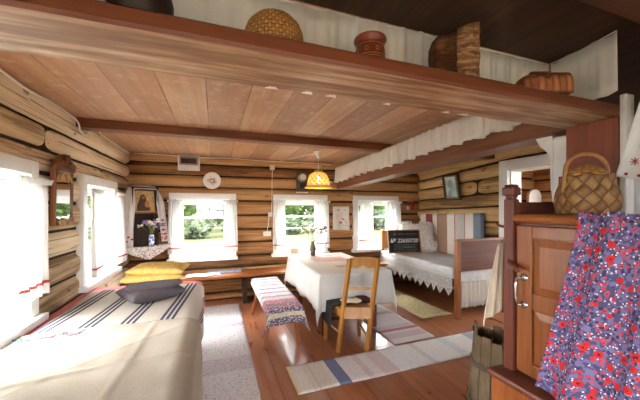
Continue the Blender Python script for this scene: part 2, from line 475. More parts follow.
HX, HY = 6.0, 4.05
f_hb = lambda a, z, d: Vector((a, HY - d, z))
f_hr = lambda a, z, d: Vector((HX - d, a, z))
f_hf = lambda a, z, d: Vector((a, .9 + d, z))
LOG_H = logs_mat('hewn_logs_passage', 0, rgb(120, 84, 54), rgb(180, 136, 92), rgb(204, 162, 114))
LOG_H2 = logs_mat('hewn_logs_passage_side', 1, rgb(120, 84, 54), rgb(180, 136, 92), rgb(204, 162, 114))
log_wall('wall_passage_back', f_hb, XR + .21, HX + .1, [0, .24, .48, .72, .96, 1.2, 1.42, 1.64, 1.86, 2.08, 2.38], [], LOG_H, 'log wall of the next room seen through the doorway', seed=23)
HO = (1.1, 3.0, .8, 2.15)
log_wall('wall_passage_side', f_hr, .8, HY + .1, [0, .22, .45, .69, .93, 1.15, 1.38, 1.6, 1.82, 2.04, 2.38], [HO], LOG_H2, 'side log wall of the next room behind the doorway', seed=29)
log_wall('wall_passage_front', f_hf, XR + .2, HX + .1, [0, .24, .48, .72, .96, 1.2, 1.42, 1.64, 1.86, 2.08, 2.38], [(4.4, 5.8, .7, 2.1)], LOG_H, 'near log wall of the next room, out of sight', seed=31, flip=True)
o = MB().box((XR + .1, .7, ZC), (HX + .3, HY + .3, ZC + .1)).build('ceiling.002', mc.mat); tag(o, 'plank ceiling of the next room', 'ceiling', kind='structure')
for nm, lo, sz, nrm in (('l', (HX + .22, 2.05, 1.47), (1.9, 1.35), Vector((-1, 0, 0))), ('f', (5.1, .68, 1.4), (1.4, 1.4), Vector((0, 1, 0)))):
    la = bpy.data.lights.new('window_portal', 'AREA'); la.shape = 'RECTANGLE'; la.size, la.size_y = sz; la.cycles.is_portal = True
    lo_ = bpy.data.objects.new('window_portal', la); COL.objects.link(lo_); lo_.location = lo; lo_.rotation_euler = nrm.to_track_quat('-Z', 'Z').to_euler()
# framed mirror under a white cloth in the next room
WCLOTH = plain('white_cotton', rgb(232, 231, 228), .85, .03, 40)
r_ = thing('covered_mirror', 'round-topped frame under a white cloth seen through the doorway', 'frame', (5.80, 3.93, 1.37))
b = MB(); prof = [(-.17, .0), (-.17, .34)] + [(-.17 * cos(a), .34 + .15 * sin(a)) for a in [pi * k / 12 for k in range(1, 12)]] + [(.17, .34), (.17, 0)]
vs = [(p, -.05, q) for p, q in prof] + [(p, .0, q) for p, q in prof]; n = len(prof)
b.add(vs, [tuple(range(n)), tuple(range(2 * n - 1, n - 1, -1))] + [(i, n + i, n + (i + 1) % n, (i + 1) % n) for i in range(n)])
b.build('cloth_cover', WCLOTH, r_)
b = MB()
for i in range(7):
    b.box((-.1 + i * .03, -.054, .19 + .012 * (i % 2)), (-.085 + i * .03, -.05, .205 + .012 * (i % 2)))
b.build('embroidery', plain('grey_thread', rgb(150, 152, 150), .9), r_)

# ------------------------------------------------------------------ stove corner
WASH = M('whitewashed_plaster', .85, .2)
nn = WASH.noise(5, 5); WASH.color(WASH.ramp(nn, [(.3, rgb(206, 206, 204)), (.7, rgb(232, 231, 228))])); WASH.bump(nn, .4, .02); WASH = WASH.mat
RED = grain('red_brown_paint', rgb(104, 50, 30), rgb(140, 74, 48), 2, .45)
sv = thing('stove', 'whitewashed brick stove behind the brown corner post', 'stove', (2.55, .2, 0))
b = MB().box((-.62, -1.2, 0), (.75, 1.0, 1.93)); b.build('body', WASH, sv, bevel=.02)
b = MB()
pr = [(.0, 0)] ; P = [(.99, 1.55), (.99, 1.94), (1.088, 1.94), (1.083, 1.922), (1.062, 1.884), (1.036, 1.86), (1.014, 1.83), (1.006, 1.80), (1.001, 1.62)]
vs = [(-.62, yy, zz) for yy, zz in P] + [(-.35, yy, zz) for yy, zz in P]; n = len(P)
b.add(vs, [tuple(range(n)), tuple(range(2 * n - 1, n - 1, -1))] + [(i, n + i, n + (i + 1) % n, (i + 1) % n) for i in range(n)])
b.build('corbel', WASH, sv)
b = MB().box((-.66, -1.0, 1.92), (.78, .58, 2.0)); b.build('ledge', WASH, sv, bevel=.015)
ps = thing('corner_post', 'red-brown painted stove post under the overhead shelf', 'post', (1.885, .97, 0))
MB().box((-.04, -.125, 0), (.042, .100, 1.948)).build('post', RED, ps, bevel=.004)
PEEL = M('peeling_white_paint', .8, .2); nn = PEEL.noise(9, 6, PEEL.coords('Object', (3, 3, 1)), .7)
PEEL.color(PEEL.ramp(nn, [(.30, rgb(130, 106, 94)), (.36, rgb(222, 214, 208)), (.7, rgb(236, 233, 230))])); PEEL.bump(nn, .6, .02)
b = MB(); b.box((-.036, -.155, 0), (.03, -.127, 2.05)); b.build('white_board', PEEL.mat, ps, bevel=.006)

# overhead shelf plank and the valanced plank beam
SHELFM = M('overhead_shelf_paint', .5, .35)
v1 = SHELFM.coords('Object', (1.1, 22, 22)); n1 = SHELFM.noise(1.3, 6, v1, .62); n2 = SHELFM.noise(2.2, 4, SHELFM.coords('Object', (1, 4, 4)))
SHELFM.color(SHELFM.ramp(n1 * .6 + n2 * .4, [(.32, rgb(100, 66, 38)), (.46, rgb(136, 98, 62)), (.55, rgb(174, 142, 106)), (.64, rgb(206, 184, 156))])); SHELFM.bump(n1, .3, .006)
sh = thing('overhead_shelf', 'long brown plank shelf across the room under the ceiling', 'shelf', (0.3, .98, 1.95))
FACE = grain('shelf_edge_paint', rgb(96, 50, 28), rgb(128, 72, 44), 0, .42)
b = MB()
def shelf_pt(a, c):
    x = -1.5 + 3.085 * a; return x
nx = 60
prof = [(-.133, 0), (-.137, .012), (-.137, .048), (-.13, .054), (.128, .054), (.136, .046), (.136, .03), (.122, .006), (.112, 0)]
vs = []; n = len(prof)
for i in range(nx + 1):
    X = -1.5 + 3.085 * i / nx
    for k, (yy, zz) in enumerate(prof):
        chip = .012 * max(0, mn.noise(Vector((X * 9, k * .6, 2))) - .25) if k >= 6 else 0
        vs.append((X, yy - chip + .002 * mn.noise(Vector((X * 3, k, 7))), zz + .0015 * mn.noise(Vector((X * 4, k * 2, 1)))))
fs = []; mis = []
for i in range(nx):
    for k in range(n):
        fs.append((i * n + k, (i + 1) * n + k, (i + 1) * n + (k + 1) % n, i * n + (k + 1) % n)); mis.append(1 if k in (0, 1, 2) else 0)
fs += [tuple(range(n)), tuple(range((nx + 1) * n - 1, nx * n - 1, -1))]; mis += [1, 1]
b.add(vs, fs); b.mi = mis; b.build('plank', [SHELFM.mat, FACE], sh)
CHIP = plain('bare_chipped_paint', rgb(222, 212, 198), .8, .06, 30)
b = MB()
for cx, w in ((.20, .045), (.34, .04), (.44, .04), (.70, .03), (1.02, .035), (1.13, .05)):
    X = cx - .3; b = MB()
    b.box((X - w / 2, .108, -.0015), (X + w / 2, .125, .004), rot=Matrix.Rotation(R(24), 3, 'X'))
    b.box((X - w * .3, .098, -.0015), (X + w * .35, .109, .003)); b.build('chipped_patch', CHIP, sh)

b = MB(); A, B_ = Vector((1.99, 1.11, 1.975)), Vector((2.13, 5.0, 1.845)); d = (B_ - A)
nrm = Vector((d.y, -d.x, 0)).normalized()
vs = []
for p in (A, B_):
    for q, h in ((0, 0), (.2, 0), (.2, .13), (0, .13)): vs.append(p + nrm * q + Vector((0, 0, h)))
b.add(vs, [(0, 3, 2, 1), (4, 5, 6, 7), (0, 1, 5, 4), (1, 2, 6, 5), (2, 3, 7, 6), (3, 0, 4, 7)])
o = b.build('trim_3', grain('plank_beam_brown', rgb(96, 56, 34), rgb(140, 92, 62), 1, .45), bevel=.006)
tag(o, 'brown plank beam running to the back wall behind the ruffled valance', 'beam', kind='structure')

VAL = M('white_valance_cotton', .9, .1); VAL.color(rgb(246, 243, 236)); VAL.thin(.3); VAL = VAL.mat
def valance(name, label, p0, p1, ztop0, ztop1, drop0, drop1, off=(0, 0), amp=.014, waves=40, seed=1, scallop=.0, group='ruffled valances'):
    p0, p1 = Vector(p0), Vector(p1); d = p1 - p0; L = d.length; t = d.normalized(); nr = Vector((t.y, -t.x, 0))
    r_ = thing(name, label, 'valance', (p0.x, p0.y, min(ztop0, ztop1)), group=None); zb = r_.location.z
    rn = random.Random(seed); ph = [rn.uniform(0, 6.28) for _ in range(8)]
    def fn(a, c):
        s = a * L
        w = (sin(a * waves * 6.283 + 1.3 * sin(s * 5 + ph[0]) + ph[1]) * .6 + .4 * sin(a * waves * 2.3 * 6.283 + ph[2] + 2 * sin(s * 3)))
        am = amp * (.35 + .65 * c)
        zt = ztop0 + (ztop1 - ztop0) * a; dr = drop0 + (drop1 - drop0) * a
        q = d * a + nr * (w * am) + t * (.3 * am * cos(a * waves * 6.283))
        hem = scallop * (.5 + .5 * sin(a * waves * 6.283 * .5 + ph[3]))
        return Vector((q.x, q.y, zt - zb - c * (dr - hem) - .006 * sin(a * pi * 5) * 1))
    n = int(waves * 9)
    MB().grid(n, 5, fn).build('ruffled_cloth', VAL, r_, smooth=True, solid=.0015)
    MB().tube([(0, 0, ztop0 - zb + .004), (d.x * .5, d.y * .5, (ztop0 + ztop1) / 2 - zb - .004), (d.x, d.y, ztop1 - zb + .004)], .004, 6).build('curtain_wire', plain('white_cord_' + str(seed), rgb(220, 214, 204), .7), r_)
    return r_
valance('valance', 'cream ruffled valance along the plank beam towards the bed', (1.972, 1.14, 0), (2.10, 4.98, 0), 2.285, 2.235, .215, .275, waves=34, seed=2, scallop=.022, amp=.034)
valance('valance.001', 'cream valance curtain behind the pots on the overhead shelf', (-1.18, 1.13, 0), (1.81, 1.14, 0), 2.325, 2.325, .325, .315, waves=26, seed=4, amp=.018)
valance('valance.002', 'short plain valance at the stove end of the overhead shelf', (1.818, 1.13, 0), (1.735, .80, 0), 2.325, 2.31, .325, .27, waves=3, seed=6, amp=.006)

# ------------------------------------------------------------------ things on the overhead shelf
ZS = 2.005
POT = M('black_cast_iron', .42, .4); nn = POT.noise(14, 4); POT.color(POT.ramp(nn, [(.3, rgb(28, 20, 16)), (.7, rgb(62, 42, 30))])); POT.bump(nn, .3, .006)
o = MB().lathe([(.04, 0), (.055, .004), (.074, .04), (.086, .08), (.088, .11), (.078, .15), (.066, .17), (.064, .18), (.074, .196), (.078, .2), (.07, .2), (.06, .18), (.07, .14), (.0, .03)], 32, (0, 0, 0)).build('cast_iron_pot', POT.mat, smooth=True)
o.location = (-.207, 1.0, ZS); tag(o, 'dark cast iron pot cut off by the top edge, on the overhead shelf', 'pot')

def weave(name, c1, c2, c3, us, vs, rough=.6):
    """woven strips following the UV map"""
    m = M(name, rough, .35); n = m.nt.nodes.new('ShaderNodeSeparateXYZ'); m.nt.links.new(m.tc.outputs['UV'], n.inputs[0])
    u, v = E(m, n.outputs[0]) * us, E(m, n.outputs[1]) * vs
    par = ((u.floor() + v.floor()) * .5).fract().gt(.25)
    fu, fv = u.fract(), v.fract()
    hu = ((fu - .5).abs() * -2.0 + 1.0); hv = ((fv - .5).abs() * -2.0 + 1.0)
    h = (hu * par + hv * (par * -1.0 + 1.0))
    edge = hu.min(hv)
    nz = m.noise(9, 3)
    c = m.ramp(nz * .5 + par * .2 + h * .25, [(.2, c1), (.45, c2), (.8, c3)])
    c = m.mix(edge.lt(.10) * .6, c, tuple(x * .4 for x in c1[:3]) + (1,))
    m.color(c); m.bump(edge.min(.5) * 1.2 + h * .4, .8, .008); return m.mat
WICK = weave('willow_wicker', rgb(160, 100, 48), rgb(212, 150, 82), rgb(232, 184, 116), 56, 17)
def uv_lathe(b, prof, n, fz=None):
    """lathe as a grid with UVs; prof = function of v"""
    b.grid(n, len(prof) - 1, lambda a, c: (lambda r, z: Vector((r * cos(2 * pi * a), r * sin(2 * pi * a), z)))(*prof[round(c * (len(prof) - 1))]))
r_ = thing('wicker_bowl', 'round woven willow bowl lying upside down on the overhead shelf', 'basket', (.192, 1.0, ZS), rz=.3)
b = MB(); uv_lathe(b, [(.082, .012), (.095, .03), (.1, .055), (.098, .085), (.088, .112), (.068, .134), (.04, .147), (.001, .15)], 40); b.build('woven_body', WICK, r_, smooth=True, solid=.004)
b = MB()
for k in range(60):
    a0_, a1_ = 2 * pi * k / 60, 2 * pi * (k + 1.6) / 60
    b.tube([(.088 * cos(a0_), .088 * sin(a0_), .004), (.096 * cos((a0_ + a1_) / 2), .096 * sin((a0_ + a1_) / 2), .012), (.088 * cos(a1_), .088 * sin(a1_), .02)], .006, 5)
b.build('braided_rim', plain('dark_willow', rgb(96, 58, 28), .6, .2, 30), r_, smooth=True)

CLAY = M('glazed_red_clay', .28, .5); nn = CLAY.noise(10, 3); CLAY.color(CLAY.ramp(nn, [(.3, rgb(118, 52, 30)), (.7, rgb(158, 78, 50))]))
r_ = thing('clay_pot', 'small glazed red clay pot with a cream band on the overhead shelf', 'pot', (.566, 1.0, ZS), rz=.5)
MB().lathe([(.032, 0), (.036, .004), (.05, .04), (.058, .075), (.058, .098), (.052, .115), (.05, .12), (.058, .13), (.063, .14), (.062, .146), (.056, .146), (.048, .125), (.04, .06), (.0, .02)], 32).build('body', CLAY.mat, r_, smooth=True)
SLIP = plain('cream_slip', rgb(206, 160, 112), .4)
b = MB()
for zz, rr in ((.062, .0555), (.07, .0575), (.112, .0538)): b.tube([(rr * cos(2 * pi * k / 40), rr * sin(2 * pi * k / 40), zz) for k in range(41)], .0011, 5)
for k in range(9):
    a = 2 * pi * k / 9; cx, cy = .0585 * cos(a), .0585 * sin(a)
    b.tube([(cx - sin(a) * .006 * cos(t), cy + cos(a) * .006 * cos(t), .088 + .008 * sin(t)) for t in [2 * pi * j / 12 for j in range(13)]], .0013, 4)
b.build('painted_band', SLIP, r_)

BARK = M('dark_birch_bark', .85, .2); v1 = BARK.coords('Object', (9, 9, 40)); n1 = BARK.noise(1.0, 5, v1, .7); n2 = BARK.noise(12, 5)
BARK.color(BARK.ramp(n1 * .5 + n2 * .5, [(.34, rgb(42, 25, 16)), (.5, rgb(82, 50, 30)), (.62, rgb(124, 84, 54)), (.75, rgb(182, 146, 110))])); BARK.bump(n2, .8, .02)
r_ = thing('bark_bundle', 'ragged roll of dark birch bark standing on the overhead shelf', 'birch bark', (.937, .97, ZS), rz=-.46)
def bark(k):
    def fn(a, c):
        ang = a * 2 * pi * 1.06 + k; sq = 1 / max(abs(cos(ang)), abs(sin(ang))) ** .8
        r = .076 - .011 * k + .008 * a + .006 * mn.noise(Vector((a * 9, c * 3, k)))
        x_ = r * sq * cos(ang) * 1.02; y_ = r * sq * sin(ang) * .8
        zt = .205 + .27 * x_ + .012 * mn.noise(Vector((a * 16, 3, k))) + .016 * mn.noise(Vector((a * 5, 7, k))) - .012 * k
        return Vector((x_, y_, c * zt))
    return fn
b = MB()
for k in range(3): b.grid(70, 14, bark(k))
b.build('bark_sheets', BARK.mat, r_, smooth=True, solid=.004)
MB().box((-.066, -.05, 0), (.066, .05, .02)).build('base', BARK.mat, r_, bevel=.01)
PALEB = M('pale_curled_bark', .8, .2); n1 = PALEB.noise(1.0, 5, PALEB.coords('Object', (14, 14, 45)), .7); PALEB.color(PALEB.ramp(n1, [(.36, rgb(84, 52, 32)), (.5, rgb(138, 98, 64)), (.66, rgb(196, 162, 124))])); PALEB.bump(n1, .8, .015)
MB().grid(16, 16, lambda a, c: Vector((.0 + .085 * a + .006 * mn.noise(Vector((c * 9, a * 3, 2))), -.068 - .016 * sin(a * pi) * (.5 + .5 * c) + .007 * mn.noise(Vector((a * 6, c * 8, 9))), .012 + c * (.195 + .25 * (.085 * a))))).build('curled_flap', PALEB.mat, r_, smooth=True, solid=.004)

LAP = weave('birch_bast_orange', rgb(122, 68, 40), rgb(160, 98, 60), rgb(184, 124, 82), 8, 4)
r_ = thing('bast_shoe', 'woven birch bast shoe at the stove end of the overhead shelf', 'shoe', (1.378, .91, ZS), rz=-.36)
b = MB()
def shoe(a, c):
    X = -.12 + .24 * a; ang = c * pi
    hw = .046 * (sin(min(1, a * 2.2) * pi / 2) ** .6) * (1 if a < .9 else .95) + .004; hh = .105 * (sin(min(1, a * 3) * pi / 2) ** .5) * (.92 if a < .52 else (.86 if a < .6 else 1.0))
    return Vector((X, -hw * cos(ang), hh * sin(ang) ** .55 if 0 < c < 1 else 0))
b.grid(36, 16, shoe); b.add([shoe(i / 36, 0) for i in range(37)] + [shoe(i / 36, 1) for i in range(37)], [(i, 37 + i, 38 + i, i + 1) for i in range(36)])
b.add([shoe(1, k / 16) for k in range(17)], [tuple(range(17))])
b.build('woven_upper', LAP, r_, smooth=True)
b = MB().tube([(.005 + .038 * cos(t), .024 * sin(t), .1 + .004 * cos(2 * t)) for t in [2 * pi * k / 20 for k in range(21)]], .007, 6); b.build('opening_edge', LAP, r_, smooth=True)

# ------------------------------------------------------------------ lamp, meter, plate, wall gear
WPL = plain('white_plastic', rgb(226, 224, 216), .4, .03)
r_ = thing('pendant_lamp', 'yellow woven wicker pendant lamp over the table', 'lamp', (1.44, 4.07, 0))
b = MB().lathe([(.07, ZC), (.065, ZC - .012), (.02, ZC - .085), (.008, ZC - .1), (.0, ZC - .1)], 24); b.build('ceiling_cup', WPL, r_, smooth=True)
b = MB().tube([(0, 0, ZC - .09), (0, 0, 2.06)], .005, 6); b.build('cord', WPL, r_)
LW = M('yellow_wicker', .55, .35); n = LW.nt.nodes.new('ShaderNodeSeparateXYZ'); LW.nt.links.new(LW.tc.outputs['UV'], n.inputs[0])
u, v = E(LW, n.outputs[0]) * 26, E(LW, n.outputs[1]) * 11
par = ((u.floor() + v.floor()) * .5).fract().gt(.25)
gap = (u.fract() - .5).abs().gt(.38) * (v.fract() - .5).abs().gt(.3)
LW.color(LW.ramp(par * .5 + LW.noise(20, 2) * .5, [(.2, rgb(200, 164, 92)), (.8, rgb(238, 216, 150))])); LW.bump(par * 1.0, .6, .01); LW.thin(.3, gap); LW = LW.mat
b = MB(); uv_lathe(b, [(.2, -.0), (.19, .012), (.172, .02), (.165, .05), (.158, .1), (.145, .15), (.122, .19), (.09, .215), (.062, .228), (.058, .255)], 48)
o = b.build('shade', LW, r_, smooth=True, solid=.003); o.location.z = 1.80
b = MB()
for rr, zz in ((.2, 1.80), (.172, 1.822), (.06, 2.03), (.058, 2.055)): b.tube([(rr * cos(2 * pi * k / 40), rr * sin(2 * pi * k / 40), zz + .003 * sin(k * 2.2)) for k in range(41)], .007, 6)
o = b.build('shade_rim', plain('yellow_cane', rgb(212, 160, 60), .5), r_, smooth=True)
BULB = bpy.data.materials.new('lit_bulb'); BULB.use_nodes = True; bb = BULB.node_tree.nodes['Principled BSDF']; bb.inputs['Emission Color'].default_value = (1, .8, .5, 1); bb.inputs['Emission Strength'].default_value = 7
b = MB().lathe([(.0, -.05), (.02, -.045), (.033, -.02), (.035, 0), (.028, .025), (.014, .05), (.013, .07)], 20); o = b.build('bulb', BULB, r_, smooth=True); o.location.z = 1.93
b = MB().lathe([(.018, 0), (.02, .07), (.012, .09)], 16); o = b.build('bulb_holder', WPL, r_); o.location.z = 1.985

r_ = thing('electric_meter', 'round-faced grey meter on a dark board behind the pendant lamp', 'meter', (1.456, YB, 1.78))
MB().box((-.095, -.03, 0), (.105, .012, .37)).build('board', plain('dark_grey_board', rgb(96, 80, 64), .6), r_, bevel=.004)
MB().lathe([(0, 0), (.075, 0), (.075, .05), (.065, .06), (0, .06)], 28).build('dial_case', plain('meter_grey', rgb(150, 146, 136), .4), r_)
r_.children[-1].rotation_euler = (pi / 2, 0, 0); r_.children[-1].location = (.0, -.03, .26)
o = MB().lathe([(0, 0), (.055, 0), (.055, .004), (0, .004)], 28).build('dial', WPL, r_.children[-1]); o.location = (0, 0, .06)
MB().box((-.06, -.07, .06), (.06, -.03, .16)).build('terminal_cover', plain('meter_black', rgb(50, 46, 44), .5), r_, bevel=.006)
MB().box((-.1, -.055, -.012), (.11, -.0, .006)).build('bottom_ledge', WPL, r_)

r_ = thing('breaker_box', 'white fuse box with a tinted window under the ceiling', 'fuse box', (-.378, YB, 2.085))
MB().box((-.155, -.09, 0), (.155, .02, .235)).build('case', WPL, r_, bevel=.008)
MB().box((-.135, -.102, .075), (.135, -.088, .215)).build('lid_frame', plain('grey_plastic', rgb(150, 146, 140), .35), r_, bevel=.004)
MB().box((-.11, -.107, .1), (.11, -.1, .18)).build('tinted_window', plain('smoked_plastic', rgb(70, 58, 50), .2, .1), r_, bevel=.002)

PORC = M('white_porcelain', .2, .5); x, y, z = PORC.xyz()
rad = (x * x + y * y)._op('SQRT'); nz = PORC.noise(38, 3)
c = PORC.mix(nz.gt(.56) * rad.lt(.072), rgb(232, 226, 216), rgb(176, 140, 104)); PORC.color(c)
r_ = MB().lathe([(0, .0), (.08, .0), (.132, .02), (.135, .024), (.13, .026), (.085, .01), (0, .009)], 40).build('wall_plate', PORC.mat, smooth=True)
r_.location = (-.043, YB - .005, 1.94); r_.rotation_euler = (pi / 2, 0, 0); tag(r_, 'white painted porcelain plate hung above the window by the icon corner', 'plate')
b = MB()
for k in range(6):
    a = k * 1.05; b.lathe([(0, 0), (.014, .001), (0, .003)], 10, (.03 * cos(a), .03 * sin(a) - .005, .0095))
o = b.build('painted_flower', plain('brown_glaze', rgb(166, 128, 96), .3), r_)
b = MB().lathe([(0, 0), (.009, .001), (0, .003)], 8, (.038, .03, .011)); b.build('painted_bird', plain('dark_glaze', rgb(60, 52, 44), .3), r_)

# cables along the ceiling edge
def cable(name, pts, r, label, m=WPL):
    cu = bpy.data.curves.new(name, 'CURVE'); cu.dimensions = '3D'; cu.bevel_depth = r; cu.bevel_resolution = 2
    sp = cu.splines.new('BEZIER'); sp.bezier_points.add(len(pts) - 1)
    for q, p in zip(sp.bezier_points, pts): q.co = p; q.handle_left_type = q.handle_right_type = 'AUTO'
    t = bpy.data.objects.new('tmp', cu); COL.objects.link(t)
    me = bpy.data.meshes.new_from_object(t.evaluated_get(bpy.context.evaluated_depsgraph_get())); bpy.data.objects.remove(t)
    me.materials.append(m); o = bpy.data.objects.new(name, me); COL.objects.link(o); return tag(o, label, 'cable')
zc = ZC - .02
CABW = plain('white_cable_sheath', rgb(240, 238, 232), .35, .02)
cable('power_cord', [(XL + .028, y, zc - .012 + .012 * sin(y * 7)) for y in (1.2, 1.6, 1.9, 2.2, 2.5, 2.8, 3.1)] + [(XL + .034, 3.24, 2.27), (XL + .034, 3.28, 2.215), (XL + .034, 3.42, 2.21), (XL + .034, 3.5, zc)] + [(XL + .028, y, zc - .008) for y in (3.9, 4.4, 4.8, 4.95)], .0075, 'white cable running along the top of the left log wall', CABW)
cable('power_cord', [(x, YB - .03, zc - .006 + .008 * sin(x * 5)) for x in (-1.12, -.8, -.3, .3, .7, 1.2, 1.8, 2.0)], .0065, 'white cable along the top of the back wall above the windows', CABW)
cable('lamp_cable', [(1.05, YB - .02, zc), (1.1, YB - .06, ZC - .01), (1.3, 4.45, ZC - .006), (1.44, 4.13, ZC - .008)], .006, 'white cable across the ceiling to the pendant lamp')
r_ = thing('light_switch', 'white junction box with a cable down to the switch between two windows', 'switch', (.83, YB, 1.0))
MB().box((.06, -.035, 1.16), (.14, .02, 1.24)).build('junction_box', WPL, r_, bevel=.006)
MB().box((.03, -.03, .35), (.1, .02, .43)).build('switch_plate', WPL, r_, bevel=.006)
MB().tube([(.1, -.012, 1.17), (.095, -.012, .8), (.09, -.012, .42)], .0055, 6).build('upper_cable', WPL, r_)
MB().tube([(.045, -.012, .36), (.03, -.012, .2), (.01, -.012, .1)], .0055, 6).build('lower_cable', WPL, r_)
MB().box((-.055, -.035, .02), (.075, .02, .1)).build('socket', WPL, r_, bevel=.006)

# embroidered cloth on the back wall between the windows
LINEN = M('white_linen', .9, .15); nn = LINEN.noise(5, 3); LINEN.color(LINEN.ramp(nn, [(.3, rgb(206, 198, 188)), (.7, rgb(224, 218, 210))]))
THR_R = plain('red_thread', rgb(186, 52, 52), .85, .1); THR_G = plain('green_thread', rgb(110, 140, 118), .85, .15); THR_K = plain('dark_thread', rgb(96, 100, 96), .85, .1)
r_ = thing('embroidered_cloth', 'small white cloth with red flower embroidery hung between two windows', 'wall hanging', (2.215, YB - .012, 1.09))
def ec(a, c): return Vector((-.165 + .33 * a + .012 * (c < .4) * a, -.012 * sin(a * 9) * (1 - c) - .006 * sin(a * 5 + c * 4) - .012, .0 + .44 * c - .02 * (a - .5) * (1 - c)))
MB().grid(24, 16, ec).build('linen', LINEN.mat, r_, smooth=True, solid=.003)
def stitches(name, pts, m, par, fn, s=.01, off=(0, -.004, 0)):
    b = MB()
    for a, c in pts:
        p = Vector(fn(a, c)) + Vector(off); b.beam(p - Vector((s, 0, 0)), p + Vector((s, 0, 0)), .004, s * 1.2)
    return b.build(name, m, par)
stitches('green_motif', [(.32, .86), (.36, .84), (.4, .86), (.74, .86), (.78, .84), (.3, .83)], THR_G, r_, ec)
stitches('red_motif', [(.42, .33), (.46, .3), (.5, .32), (.4, .29), (.6, .5), (.62, .47), (.47, .34), (.52, .29), (.66, .43)], THR_R, r_, ec, .012)
stitches('dark_motif', [(.7, .42), (.76, .46), (.8, .38), (.84, .34), (.72, .34), (.6, .2), (.66, .19), (.76, .2), (.36, .22), (.86, .2), (.78, .29)], THR_K, r_, ec, .008)

# two little rag dolls near the corner
for i, (dx, c1, lab) in enumerate(((0, rgb(214, 196, 180), 'little rag doll with a white apron hung by the corner'), (.1, rgb(196, 44, 44), 'little all red rag doll hung by the corner'))):
    r_ = thing('rag_doll', lab, 'doll', (3.70 + dx, YB - .04, 1.46), group=None)
    MB().lathe([(.0, 0), (.032, 0), (.034, .03), (.028, .09), (.016, .11)], 16).build('skirt', plain('doll_skirt', c1, .8), r_, smooth=True)
    MB().lathe([(.03, .085), (.034, .11), (.022, .14), (.012, .15)], 16).build('blouse', plain('doll_red', rgb(180, 36, 40), .8), r_, smooth=True)
    MB().lathe([(0, .145), (.018, .155), (.02, .17), (.014, .188), (0, .194)], 14).build('head', plain('doll_head', rgb(206, 120, 104), .8), r_, smooth=True)
    MB().tube([(0, 0, .19), (0, .03, .26)], .002, 4).build('loop', THR_R, r_)

# tilted picture on the right wall
r_ = thing('framed_picture', 'dark framed pale blue picture tilted forward on the right wall', 'picture', (XR - .075, 4.06, 1.868))
r_.rotation_euler = (0, R(-9), 0)
b = MB(); w, h, t = .18, .235, .035
for lo, hi in (((-.02, -w, -h), (.012, -w + t, h)), ((-.02, w - t, -h), (.012, w, h)), ((-.02, -w + t, -h), (.012, w - t, -h + t)), ((-.02, -w + t, h - t), (.012, w - t, h))): b.box(lo, hi)
b.build('frame', plain('dark_frame', rgb(40, 28, 20), .4), r_, bevel=.004)
MB().box((-.006, -w + t, -h + t), (.008, w - t, h - t)).build('gilt_mount', plain('gilt', rgb(150, 120, 74), .45, .2, 40), r_)
PIC = M('faded_print', .35); n1 = PIC.noise(7, 4); x, y, z = PIC.xyz()
fig = ((y - .01) * (y - .01) * 70.0 + (z - .06) * (z - .06) * 40.0 + n1 * .5).lt(.48)
c = PIC.ramp(n1 + z * -.6, [(.3, rgb(206, 220, 220)), (.6, rgb(150, 178, 184)), (.8, rgb(104, 130, 136))]); PIC.color(PIC.mix(fig * .6, c, rgb(100, 116, 122)))
MB().box((-.008, -w + t + .035, -h + t + .03), (.0, w - t - .03, h - t - .02)).build('print', PIC.mat, r_)
r_.children[-1].location.x = -.003

# striped woven hanging above the bed
WH = M('striped_wall_rug', .95, .1); x, y, z = WH.xyz()
stops = [(0, rgb(220, 214, 204)), (.11, rgb(146, 46, 48)), (.225, rgb(220, 212, 200)), (.32, rgb(176, 60, 70)), (.335, rgb(158, 124, 98)), (.475, rgb(214, 206, 194)), (.60, rgb(186, 72, 88)), (.615, rgb(188, 182, 174)), (.735, rgb(176, 60, 74)), (.745, rgb(222, 212, 204)), (.86, rgb(200, 84, 104)), (.875, rgb(108, 130, 148)), (.96, rgb(70, 84, 108))]
WH.color(WH.mix(.10, WH.ramp((y * -1.0 + 4.92) / 1.5, stops, 'CONSTANT'), WH.ramp(WH.noise(1, 3, WH.coords('Object', (60, 10, 160))), [(.3, rgb(120, 110, 100)), (.7, rgb(240, 236, 230))]))); WH.bump(WH.noise(1, 2, WH.coords('Object', (90, 40, 200))), .6, .01)
o = MB().grid(60, 14, lambda a, c: Vector((XR - .035 - .012 * sin(a * 22) - .01 * c, 4.92 - 1.5 * a, .64 + c * (.725 + .05 * a + .012 * abs(sin(a * 12)))))).build('wall_rug', WH.mat, smooth=True, solid=.006)
tag(o, 'striped woven wall hanging behind the bed on the right wall', 'wall hanging')

# ------------------------------------------------------------------ carved mirror on the left wall
MIRW = grain('mirror_mahogany', rgb(92, 50, 28), rgb(142, 86, 50), 2, .35)
GILT = plain('pale_carving', rgb(176, 140, 96), .5, .2, 30)
r_ = thing('carved_mirror', 'tall carved wooden mirror on the left log wall between windows', 'mirror', (XL + .03, 2.945, 1.36))
r_.rotation_euler = (0, R(.6), 0)
b = MB(); b.box((-.02, -.155, 0), (.018, -.13, .46)); b.box((-.02, .13, 0), (.018, .155, .46)); b.box((-.02, -.115, 0), (.03, .115, .025)); b.box((-.02, -.115, .43), (.03, .115, .47)); b.box((-.022, -.12, 0), (-.008, .12, .45))
b.build('frame', MIRW, r_, bevel=.006)
MG = M('silvered_glass', .02, .5, 1.0); MG.color((.86, .88, .88, 1))
MB().box((.0, -.131, .02), (.008, .131, .435)).build('glass', MG.mat, r_)
b = MB()   # crest with scrolls
cr = [(-.155, .44), (-.15, .5), (-.11, .515), (-.085, .535), (-.06, .555), (-.02, .575), (.025, .57), (.06, .545), (.08, .515), (.115, .51), (.15, .485), (.155, .44)]
vs = [(-.01, p, q) for p, q in cr] + [(.03, p, q) for p, q in cr]; n = len(cr)
